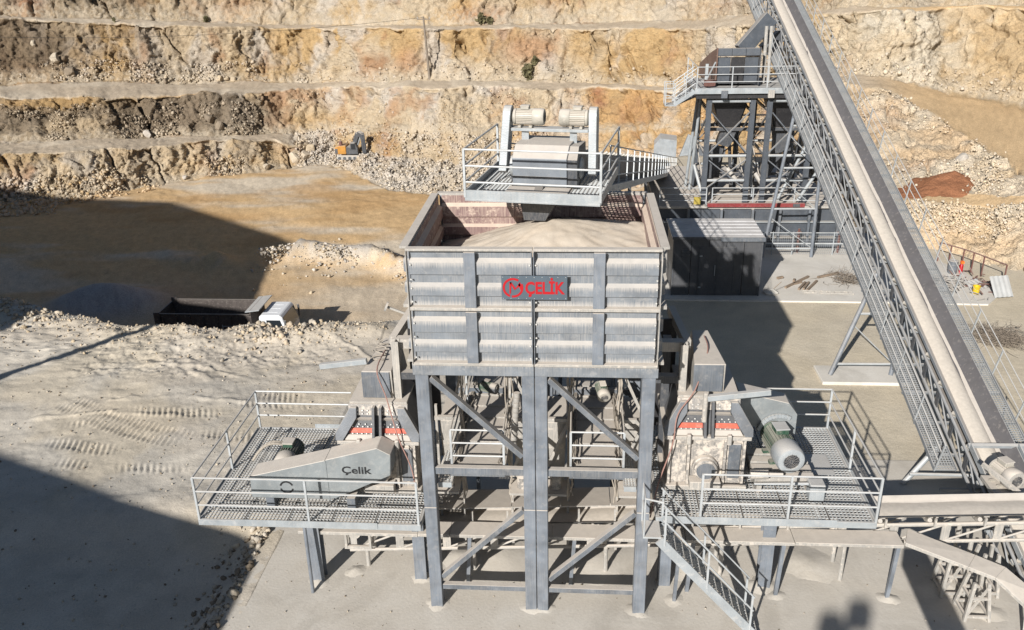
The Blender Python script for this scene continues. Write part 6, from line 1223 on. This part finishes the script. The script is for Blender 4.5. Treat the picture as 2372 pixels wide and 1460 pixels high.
def sheet(p, sx, sy, tilt, rz, label, mat='galv'):
    t = thing('scrap_sheet', label, 'sheet', p, 'scrap metal sheets'); c, s_ = math.cos(rz), math.sin(rz); m = B(); n = 8; vs = []
    for k2 in (0, 1):
        for i in range(n+1):
            for v in (0, 1): x = (i/n-0.5)*sx; y = (v-0.5)*sy; z = 0.025*(i % 2)+0.01*k2; yy = y*math.cos(tilt); zz = (y+sy/2)*math.sin(tilt)+z; vs.append((p[0]+x*c-yy*s_, p[1]+x*s_+yy*c, p[2]+zz))
    fs = [(2*i, 2*i+1, 2*i+3, 2*i+2) for i in range(n)]; fs += [tuple(2*(n+1)+q for q in f[::-1]) for f in fs]; m.add(vs, fs); m.build('corrugated_sheet', mat, t); return t
sheet((22.55, 21.3, 0.03), 0.9, 1.0, 0.9, 0.2, 'grey corrugated sheet leaning at the right end of the scrap'); sheet((21.9, 22.3, 0.03), 0.9, 0.7, 0.3, 0.5, 'bent grey sheet lying between bucket and barrier'); sheet((22.3, 22.0, 0.03), 0.7, 0.5, -0.25, 1.2, 'small dark sheet in the middle of the scrap', 'dark')
rs = np.random.RandomState(21)
m = B()
for k_ in range(70):
    x, y = 20.9+rs.normal(0, 0.45), 22.4+rs.normal(0, 0.7); a = rs.uniform(0, math.pi); L = rs.uniform(0.2, 0.8); z = 0.05+rs.uniform(0, 0.2)
    m.bar((x-L*math.cos(a)/2, y-L*math.sin(a)/2, z), (x+L*math.cos(a)/2, y+L*math.sin(a)/2, z+rs.normal(0, 0.08)), 0.05, 0.02)
tag(m.build('scrap_heap', 'dusty', None), 'tangled heap of grey metal offcuts beside the yellow bucket', 'scrap', kind='stuff')
m = B()
for k_ in range(40):
    x, y = 22.2+rs.normal(0, 0.4), 22.6+rs.normal(0, 0.6); a = rs.uniform(0, math.pi); L = rs.uniform(0.2, 0.6); z = 0.05+rs.uniform(0, 0.2)
    m.bar((x-L*math.cos(a)/2, y-L*math.sin(a)/2, z), (x+L*math.cos(a)/2, y+L*math.sin(a)/2, z+rs.normal(0, 0.1)), 0.05, 0.03)
tag(m.build('scrap_heap', 'rustpost', None), 'rusty offcuts piled below the barrier posts', 'scrap', kind='stuff')
def twigs(cx, cy, n, r, label, z0=0.02, mat='twig'):
    m = B(); rs = np.random.RandomState(int(cx*10))
    for k_ in range(n):
        x, y = cx+rs.normal(0, r*0.45), cy+rs.normal(0, r*0.4); p = Vector((x, y, z0+rs.uniform(0.02, 0.25))); d = Vector((rs.normal(), rs.normal(), rs.normal()*0.35)).normalized()
        for j in range(3):
            q = p+d*rs.uniform(0.12, 0.3); q.z = max(q.z, z0+0.01); m.tube(p, q, 0.010-0.002*j, 4, None, False); p = q; d = (d+Vector((rs.normal(), rs.normal(), rs.normal()*0.5))*0.5).normalized()
    return tag(m.build('brushwood_pile', mat, None), label, 'brushwood', kind=None)
twigs(20.45, 16.5, 420, 1.1, 'dark dry brushwood pile at the right edge of the yard', 0.0); twigs(16.35, 23.0, 160, 1.0, 'pale dry branches lying left of the inclined conveyor')
for k_, (x0, y0, x1, y1, lb) in enumerate(((13.2, 21.95, 14.6, 23.45, 'longest timber lying beside the shed'), (13.75, 21.7, 14.25, 22.6, 'short timber at the left of the crossed bunch'), (13.95, 21.65, 14.4, 22.55, 'middle timber of the crossed bunch'), (14.1, 21.6, 14.85, 22.85, 'long timber at the right of the crossed bunch'), (15.0, 23.3, 16.15, 23.95, 'lone timber lying towards the fence'), (13.05, 23.1, 13.35, 23.25, 'stub of timber nearest the shed'), (13.7, 22.45, 14.1, 22.7, 'small timber lying across the bunch'), (13.75, 22.75, 13.85, 23.0, 'tiny timber offcut above the bunch'))):
    t = thing('timber', lb, 'timber', (x0, y0, 0.02), 'timbers scattered on the pad'); B().bar((x0, y0, 0.07+0.02*(k_ % 3)), (x1, y1, 0.07+0.02*(k_ % 3)), 0.1, 0.09).build('beam', 'oldwood', t)
t = thing('ladder', 'thin metal ladder lying flat along the pad edge', 'ladder', (15, 21.3, 0.02))
for y in (21.25, 21.5): B().bar((13.9, y+0.1, 0.06), (16.1, y-0.05, 0.06), 0.03, 0.05).build('stile', 'dusty', t)
for i in range(7): x = 14.1+i*0.3; B().bar((x, 21.34-0.02*i, 0.06), (x, 21.59-0.02*i, 0.06), 0.025, 0.025).build('rung', 'dusty', t)
t = thing('rubble_sack', 'torn white sack of rubble at the shed corner', 'sack', (12.4, 21.3, 0.02)); m = B(); m.lathe((12.4, 21.3, 0.02), (0, 0, 1), [(0, 0.32), (0.08, 0.36), (0.16, 0.22), (0.24, 0.08)], 7); m.build('sack', 'pad', t); B().bar((12.5, 21.2, 0.3), (12.75, 21.0, 0.7), 0.08, 0.02).build('torn_flap', 'oldwood', t)

# ------------------------------------------------------------------ dump truck on the pit floor
tk = thing('dump_truck', 'white cabbed dump truck with dark tipper body behind the terrace edge', 'truck', (-18.2, 31.5, -8))
TZ = -8.0
def TB(x0, x1, y0, y1, z0, z1): return B().box(x0, x1, y0, y1, TZ+z0, TZ+z1)
TB(-21.8, -14.2, 31.1, 31.9, 0.75, 1.05).build('chassis', 'dark', tk)
y0, y1 = 30.35, 32.75; xr, xf = -22.0, -16.15
tub = B().hexa([(xr+0.25, y0+0.1, TZ+1.15), (xf, y0+0.1, TZ+1.15), (xf, y1-0.1, TZ+1.15), (xr+0.25, y1-0.1, TZ+1.15), (xr+0.25, y0+0.1, TZ+1.27), (xf, y0+0.1, TZ+1.27), (xf, y1-0.1, TZ+1.27), (xr+0.25, y1-0.1, TZ+1.27)]).build('tub_floor', 'tubin', tk)
for y, nm in ((y0, 'side_wall'), (y1-0.06, 'side_wall')):
    w_ = B().box(xr, xf, y, y+0.06, TZ+1.2, TZ+2.78).build(nm, 'tub', tk)
    for i in range(7): x = xr+0.35+i*0.85; yy = y-0.05 if y < 31 else y+0.06; B().box(x, x+0.09, yy, yy+0.05, TZ+1.2, TZ+2.7).build('rib', 'tub', w_)
    yy = y-0.04 if y < 31 else y+0.02; B().box(xr, xf, yy, yy+0.1, TZ+2.78, TZ+2.87).build('top_rail', 'tub', w_)
TB(xr-0.1, xr-0.03, y0-0.06, y1+0.06, 1.2, 2.72).build('tailgate', 'tub', tk); TB(xr-0.12, xr+0.25, y0-0.08, y0-0.042, 2.2, 2.95).build('tailgate_hinge', 'tub', tk); TB(xr-0.12, xr+0.25, y1+0.042, y1+0.08, 2.2, 2.95).build('tailgate_hinge', 'tub', tk)
TB(xf+0.002, xf+0.06, y0, y1, 1.2, 3.1).build('head_board', 'tub', tk)
B().hexa([(xf-0.25, y0-0.05, TZ+3.0), (xf+0.62, y0-0.05, TZ+3.12), (xf+0.62, y1+0.05, TZ+3.12), (xf-0.25, y1+0.05, TZ+3.0), (xf-0.25, y0-0.05, TZ+3.06), (xf+0.62, y0-0.05, TZ+3.18), (xf+0.62, y1+0.05, TZ+3.18), (xf-0.25, y1+0.05, TZ+3.06)]).build('cab_shield', 'galv', tk)
cx0, cx1, cy0, cy1 = -15.62, -13.9, 30.35, 32.65
cab = B().prism([(cx0, cy0, TZ+1.0), (cx0, cy0, TZ+2.68), (cx0+0.12, cy0, TZ+2.8), (cx1-0.42, cy0, TZ+2.8), (cx1-0.28, cy0, TZ+2.66), (cx1-0.02, cy0, TZ+1.75), (cx1, cy0, TZ+0.9), (cx1-0.02, cy0, TZ+0.55), (cx0+0.9, cy0, TZ+0.55)], (0, cy1-cy0, 0)).build('cab', 'white', tk, bevel=0.05)
for i in range(3): B().bar((cx0+0.4, cy0+0.55+i*0.6, TZ+2.803), (cx1-0.7, cy0+0.55+i*0.6, TZ+2.803), 0.06, 0.012).build('roof_rib', 'white', cab)
n_ = Vector((0.91, 0, 0.26)).normalized()*0.02
B().add([Vector((cx1-0.27, cy0+0.12, TZ+2.62))+n_, Vector((cx1-0.27, cy1-0.12, TZ+2.62))+n_, Vector((cx1-0.02, cy1-0.1, TZ+1.78))+n_, Vector((cx1-0.02, cy0+0.1, TZ+1.78))+n_, Vector((cx1-0.29, cy0+0.12, TZ+2.62)), Vector((cx1-0.29, cy1-0.12, TZ+2.62)), Vector((cx1-0.04, cy1-0.1, TZ+1.78)), Vector((cx1-0.04, cy0+0.1, TZ+1.78))], [(0, 1, 2, 3), (7, 6, 5, 4), (0, 4, 5, 1), (1, 5, 6, 2), (2, 6, 7, 3), (3, 7, 4, 0)]).build('windscreen', 'glass', cab)
for y in (cy0-0.012, cy1): B().prism([(cx0+0.45, y, TZ+1.75), (cx0+0.45, y, TZ+2.5), (cx1-0.42, y, TZ+2.5), (cx1-0.2, y, TZ+1.75)], (0, 0.012, 0)).build('side_window', 'glass', cab)
for y in (cy0-0.22, cy1+0.12): B().box(cx1-0.1, cx1, y, y+0.1, TZ+1.8, TZ+2.55).build('mirror', 'dark', cab); B().tube((cx1-0.2, y+0.05, TZ+2.5), (cx1-0.05, y+0.05, TZ+2.56), 0.02, 6).build('mirror_arm', 'dark', cab)
B().lathe((cx1+0.0, 31.5, TZ+1.25), (1, 0, 0), [(0, 0.12), (0.02, 0.12)], 14).build('grille_badge', 'galv', cab); TB(cx1, cx1+0.06, cy0+0.1, cy1-0.1, 0.55, 0.85).build('bumper', 'dark', tk)
for y in (cy0+0.2, cy1-0.5): TB(cx1+0.061, cx1+0.08, y, y+0.3, 0.62, 0.78).build('headlight', 'lamp', tk)
for x in (-14.7, -19.2, -20.6):
    for y in (30.45, 32.25):
        t = B().lathe((x, y, TZ+0.52), (0, 1, 0), [(0, 0.3), (0, 0.47), (0.05, 0.52), (0.30, 0.52), (0.35, 0.47), (0.35, 0.3)], 22).build('tyre', 'tyre', tk, smooth=True); B().lathe((x, y+0.04, TZ+0.52), (0, 1, 0), [(0, 0.29), (0.1, 0.26), (0.2, 0.28), (0.26, 0.29)], 16).build('rim', 'mgrey', t, smooth=True)
for x, z in ((-17.9, 2.2), (-17.2, 2.2)): B().bar((x, y0-0.075, TZ+1.5), (x, y0-0.075, TZ+z), 0.06, 0.03, (0, 1, 0)).build('ladder_rail', 'galv', tk)
for z in (1.6, 1.85, 2.1): B().bar((-17.9, y0-0.08, TZ+z), (-17.2, y0-0.08, TZ+z), 0.04, 0.03).build('ladder_rung', 'galv', tk)

# ------------------------------------------------------------------ things standing on the quarry benches
def tnear(x, y):
    d = (TQ[..., 0]-x)**2+(TQ[..., 1]-y)**2; i = np.unravel_index(np.argmin(d), d.shape); return float(TQ[i][2])
def tat(u, s, t):
    j = int(np.argmin(np.abs(TU-u))); rows = np.where(TSEG == s)[0]; i = rows[int(np.argmin(np.abs(TT_[rows]-t)))]; return Vector(TQ[i, j])
# excavator
ex0 = tat(820, 1, 0.72); EX = Vector((ex0.x, ex0.y-0.6, ex0.z+0.1))
ex = thing('excavator', 'yellow tracked excavator with dark arm among the blasted rock', 'excavator', tuple(EX))
def E2(x, y, z): return (EX.x+x*0.74, EX.y+y*0.74, EX.z+z*0.74)
for y in (-1.25, 0.75):
    pr = [(-1.9, 0.15), (-2.15, 0.45), (-1.9, 0.8), (1.9, 0.8), (2.15, 0.45), (1.9, 0.15)]
    tkk = B().prism([E2(x, y, z) for x, z in pr], (0, 0.38, 0)).build('track', 'dusty', ex, bevel=0.05)
    for i in range(5): B().lathe(E2(-1.6+0.8*i, y-0.02, 0.4), (0, -1, 0), [(0, 0.18), (0.03, 0.18)], 10).build('roller', 'dark', tkk)
B().lathe(E2(-0.2, 0, 0.78), (0, 0, 1), [(0, 0.6), (0.25, 0.6)], 18).build('slew_ring', 'dark', ex)
B().prism([E2(-2.2, -1.2, 1.0), E2(-2.2, -1.2, 2.1), E2(-1.4, -1.2, 2.35), E2(-0.5, -1.2, 2.3), E2(-0.5, -1.2, 1.0)], (0, 1.78, 0)).build('engine_housing', 'exyellow', ex, bevel=0.06)
B().prism([E2(-2.24, -1.22, 1.0), E2(-2.24, -1.22, 1.9), E2(-1.7, -1.22, 2.0), E2(-1.7, -1.22, 1.0)], (0, 1.81, 0)).build('counterweight', 'dark', ex, bevel=0.08)
B().prism([E2(-0.48, -1.1, 1.0), E2(-0.48, -1.1, 2.1), E2(0.2, -1.1, 2.0), E2(0.2, -1.1, 1.0)], (0, 1.6, 0)).build('upper_frame', 'dark', ex)
cb = B().prism([E2(0.22, -1.2, 1.0), E2(0.22, -1.2, 2.75), E2(0.9, -1.2, 2.75), E2(1.35, -1.2, 1.9), E2(1.35, -1.2, 1.0)], (0, 0.72, 0)).build('cab', 'dark', ex, bevel=0.04)
B().hexa([E2(0.35, -1.225, 1.75), E2(1.05, -1.225, 1.75), E2(1.05, -1.202, 1.75), E2(0.35, -1.202, 1.75), E2(0.35, -1.225, 2.6), E2(0.95, -1.225, 2.6), E2(0.95, -1.202, 2.6), E2(0.35, -1.202, 2.6)]).build('cab_window', 'glass', cb); B().lathe(E2(-1.3, -0.9, 2.3), (0, 0, 1), [(0, 0.22), (0.5, 0.2), (0.55, 0.1)], 10).build('exhaust_cap', 'rustpost', ex, smooth=True)
for a, b, w_, h, nm in (((0.4, 0.2, 1.5), (1.5, -0.5, 4.1), 0.5, 0.6, 'boom'), ((1.5, -0.5, 4.1), (2.3, -1.2, 3.9), 0.48, 0.55, 'boom'), ((2.25, -1.15, 4.1), (2.5, -1.7, 1.2), 0.4, 0.5, 'stick')): B().bar(E2(*a), E2(*b), w_, h).build(nm, 'dark', ex, bevel=0.04)
B().tube(E2(0.9, -0.15, 1.6), E2(1.9, -0.85, 3.7), 0.08, 8).build('boom_ram', 'galv', ex)
B().prism([E2(2.0, -2.3, 0.5), E2(2.0, -1.6, 1.3), E2(2.0, -1.2, 1.0), E2(2.0, -1.3, 0.25), E2(2.0, -1.9, 0.1)], (0.82, 0, 0)).build('bucket', 'dusty', ex, bevel=0.03)
for i in range(4): B().bar(E2(2.12+0.28*i, -1.9, 0.15), E2(2.12+0.28*i, -2.35, 0.02), 0.1, 0.08).build('bucket_tooth', 'dusty', ex)
# utility pole
PB = tat(995, 5, 0.04); t = thing('utility_pole', 'weathered wooden utility pole on the upper bench', 'pole', tuple(PB))
B().tube(PB-Vector((0, 0, 0.3)), PB+Vector((-0.35, 0, 6.8)), 0.15, 10, 0.11).build('pole_shaft', 'wood', t, smooth=True); B().bar(PB+Vector((-1.1, 0, 6.5)), PB+Vector((0.45, 0, 6.5)), 0.1, 0.12).build('cross_arm', 'wood', t)
for x in (-1.0, -0.35, 0.35): B().lathe(PB+Vector((x, 0, 6.56)), (0, 0, 1), [(0, 0.05), (0.1, 0.07), (0.2, 0.04)], 8).build('insulator', 'dusty', t)
PT = PB+Vector((-0.35, 0, 6.7))
wp = [PT.lerp(Vector((-95, 80, 9.5)), k/24)-Vector((0, 0, 2.2*4*(k/24)*(1-k/24))) for k in range(25)]
tag(B().path(wp, 0.018, 4).build('overhead_wire', 'ink', None), 'thin overhead wire sagging left from the utility pole', 'wire')
# boulders
def boulder(u, s, t, r, pal, label, seed, sc=(1, 1, 1)):
    p = tat(u, s, t); bm = bmesh.new(); bmesh.ops.create_icosphere(bm, subdivisions=2, radius=1.0); rs = np.random.RandomState(seed); v = np.array([x.co[:] for x in bm.verts])
    for _ in range(11):
        d = rs.normal(size=3); d /= np.linalg.norm(d); c = rs.uniform(0.45, 0.8); q = v@d; v = v-np.maximum(0, q-c)[:, None]*d
    v = (v+(fbm(v*2+seed, 3, seed)-0.5)[:, None]*0.12)*np.array(sc)*r
    f = [[q.index for q in y.verts] for y in bm.faces]; bm.free()
    o = mesh_obj('boulder', v, f, 'rubble'); a = o.data.color_attributes.new('Col', 'FLOAT_COLOR', 'POINT'); a.data.foreach_set('color', np.tile(np.append(PAL[pal]*rs.uniform(0.85, 1.1), 1), len(v)).astype(np.float32))
    o.location = p+Vector((0, -0.1, r*0.35)); tag(o, label, 'boulder', 'boulders on the quarry benches')
for args in ((490, 3, 0.40, 0.75, 'grey', 'big square grey boulder alone on the second face', 1), (512, 3, 0.22, 0.65, 'grey', 'grey boulder lower right of the big square one', 2), (545, 3, 0.10, 0.5, 'grey', 'small grey boulder at the road edge below the square one', 3),
    (130, 5, 0.36, 0.7, 'pale', 'tall pale boulder in the left rock fall', 4), (165, 5, 0.12, 0.8, 'grey', 'largest grey boulder at the foot of the left rock fall', 5), (70, 5, 0.62, 0.45, 'pale', 'small pale boulder high in the left rock fall', 6), (387, 5, 0.02, 0.4, 'grey', 'lone grey boulder beside the left haul road', 7),
    (508, 5, 0.03, 0.5, 'cream', 'cream boulder, left of three beside the haul road', 8), (524, 5, 0.04, 0.42, 'cream', 'cream boulder, middle of three beside the haul road', 9), (540, 5, 0.02, 0.45, 'cream', 'cream boulder, right of three beside the haul road', 10),
    (620, 1, 0.02, 0.6, 'pale', 'pale boulder at the dark end of the lowest bench', 11), (700, 1, 0.7, 0.95, 'cream', 'large cream block left of the excavator', 12), (716, 1, 0.5, 0.8, 'pale', 'pale block left of the excavator, nearer the floor', 13), (728, 1, 0.85, 0.85, 'cream', 'cream block closest to the excavator tracks', 14), (690, 1, 0.45, 0.8, 'pale', 'pale block at the left end of the block pile', 15),
    (338, 3, 0.03, 0.55, 'white', 'white boulder at the foot of the second face', 16), (425, 1, 0.02, 0.35, 'white', 'white stone at the edge of the ochre pit floor', 17), (2230, 3, 0.55, 0.5, 'white', 'white block on the rubble below the ramp', 18)): boulder(*args)
# red earth heap on the right slope, pale sand cone
def cone(name, label, c, rx, ry, h, pal, mat, seed):
    X = np.linspace(-1.25, 1.25, 60); xx, yy = np.meshgrid(X, X); x = xx.ravel(); y = yy.ravel(); p = np.stack([c.x+x*rx, c.y+y*ry, x*0], 1); r = np.hypot(x, y)*(0.75+0.55*fbm(p*0.55, 3, seed+5))
    z = c.z-0.3+np.maximum(h*(1-r), -0.6)+(fbm(p*0.9, 4, seed)-0.5)*0.5*h*(r < 1.1)+(fbm(p*3, 3, seed+1)-0.5)*0.15*h
    P = np.stack([p[:, 0], p[:, 1], z], 1).reshape(60, 60, 3); cc = np.clip(PAL[pal][None]*(0.75+0.5*fbm(p*2, 3, seed+2))[:, None], 0, 1).reshape(P.shape)
    tag(grid_obj(name, P, cc, np.full((60, 60), 0.6 if mat == 'rock' else 0.1), mat), label, 'heap')
q = tat(2205, 3, 0.16); cone('earth_heap', 'red brown earth heap on the slope below the ramp', q, 2.6, 2.2, 0.95, 'red', 'rock', 200)
q = tat(2245, 3, 0.6); cone('sand_cone', 'small pale sand cone at the lower edge of the ramp', q, 1.2, 1.4, 0.7, 'pale', 'rock', 210)
# shrubs on the face
def shrub(u, s, t, r, label, seed, n=900):
    p = tat(u, s, t); rs = np.random.RandomState(seed); tt_ = thing('shrub', label, 'shrub', tuple(p), 'shrubs on the quarry face')
    d = rs.normal(size=(n, 3)); d /= np.linalg.norm(d, axis=1)[:, None]; c = d*(rs.uniform(0, 1, (n, 1))**0.5)*np.array([r*0.7, r*0.6, r])+np.array([p.x, p.y-0.2, p.z+r*0.75])
    keep = fbm(c*1.6, 2, seed) > 0.42; c = c[keep]; m = B(); vs = []; fs = []
    for k_, q in enumerate(c):
        a = rs.normal(size=3)*0.11; b = rs.normal(size=3)*0.11; vs += [q-a, q+b, q+a, q-b]; fs.append((4*k_, 4*k_+1, 4*k_+2, 4*k_+3))
    m.add(vs, fs); m.build('foliage', 'leaf', tt_)
    m = B()
    for k_ in range(7): m.tube(p-Vector((0, 0, 0.2)), p+Vector((rs.normal()*r*0.4, rs.normal()*r*0.3-0.2, r*rs.uniform(0.6, 1.2))), 0.05, 5, 0.015)
    m.build('stem', 'twig', tt_)
shrub(1222, 5, 0.06, 0.95, 'brown green shrub low on the cream face', 31, 420); shrub(1240, 5, 0.30, 0.5, 'small green shrub above the brown green one', 32, 300); shrub(1112, 7, 0.02, 0.7, 'dark green shrub at the foot of the topmost face', 33, 500); shrub(1132, 7, 0.02, 0.45, 'small green shrub right of the dark one on the top road', 34, 300)
shrub(480, 7, 0.01, 0.35, 'low green tuft beside the top road at left', 35, 200); shrub(262, 6, 0.3, 0.3, 'tiny green tuft on the top road at far left', 36, 160)

# ------------------------------------------------------------------ unseen casters added outside the view, shaped to throw shadows into it
bl = thing('shadow_house', 'unseen block added to shade the ground left of the plant', 'shadow caster', (-20, -18, 0))  # added out of view, roofline shaped to shade the lower left ground
B().prism([(-34, -21.5, -0.5), (-34, -21.5, 13.2), (-24, -21.5, 11.4), (-12.2, -21.5, 9.12), (-11.6, -21.5, 8.55), (-10.75, -21.5, 7.5), (-10.6, -21.5, -0.5)], (0, 6.5, 0)).build('caster_wall', 'galv', bl)
for i in range(6): B().box(-32+3.3*i, -30.5+3.3*i, -14.99, -14.95, 1.0, 3.0).build('window', 'glass', bl)
pp_ = thing('shadow_bridge', 'unseen pipe on posts added to cast a thin shadow at left', 'pipe', (-24, -2, 0))  # added out of view to cast the narrow shadow across the left ground
B().tube((-28.5, -7.5, 8), (-20.4, 2.5, 8), 0.17, 10).build('pipe', 'galv', pp_, smooth=True)
for x, y in ((-28.3, -7.2), (-24.4, -2.4)): B().tube((x, y, 0), (x, y, 8), 0.1, 8).build('post', 'galv', pp_, smooth=True)
fm = thing('shadow_mast', 'unseen mast added to cast a blurred shadow on the slab', 'mast', (-2.2, -29.4, 0)); B().tube((-2.2, -29.4, 0), (-2.2, -29.4, 15.6), 0.14, 10, 0.09).build('mast_tube', 'galv', fm, smooth=True)  # added behind the camera only for the soft dark blob on the slab
for k_, (dx, dz) in enumerate(((-0.35, 0), (0.25, 0.25))): B().box(-2.45+dx, -2.0+dx, -29.6, -29.2, 15.3+dz, 15.72+dz).build('caster_box', 'lamp', fm)
wg = thing('shadow_bridge', 'unseen raised beam added to cast a strip of shadow at lower right', 'duct', (8.2, -10, 0))  # added below the frame to cast the diagonal shadow strip
B().bar((8.45, -6.9, 5.0), (8.15, -13.5, 5.0), 0.55, 0.4).build('duct', 'galv', wg)
for y in (-12.0, -13.2): B().bar((8.25, y, 0), (8.25, y, 4.8), 0.16, 0.16).build('post', 'leg', wg)
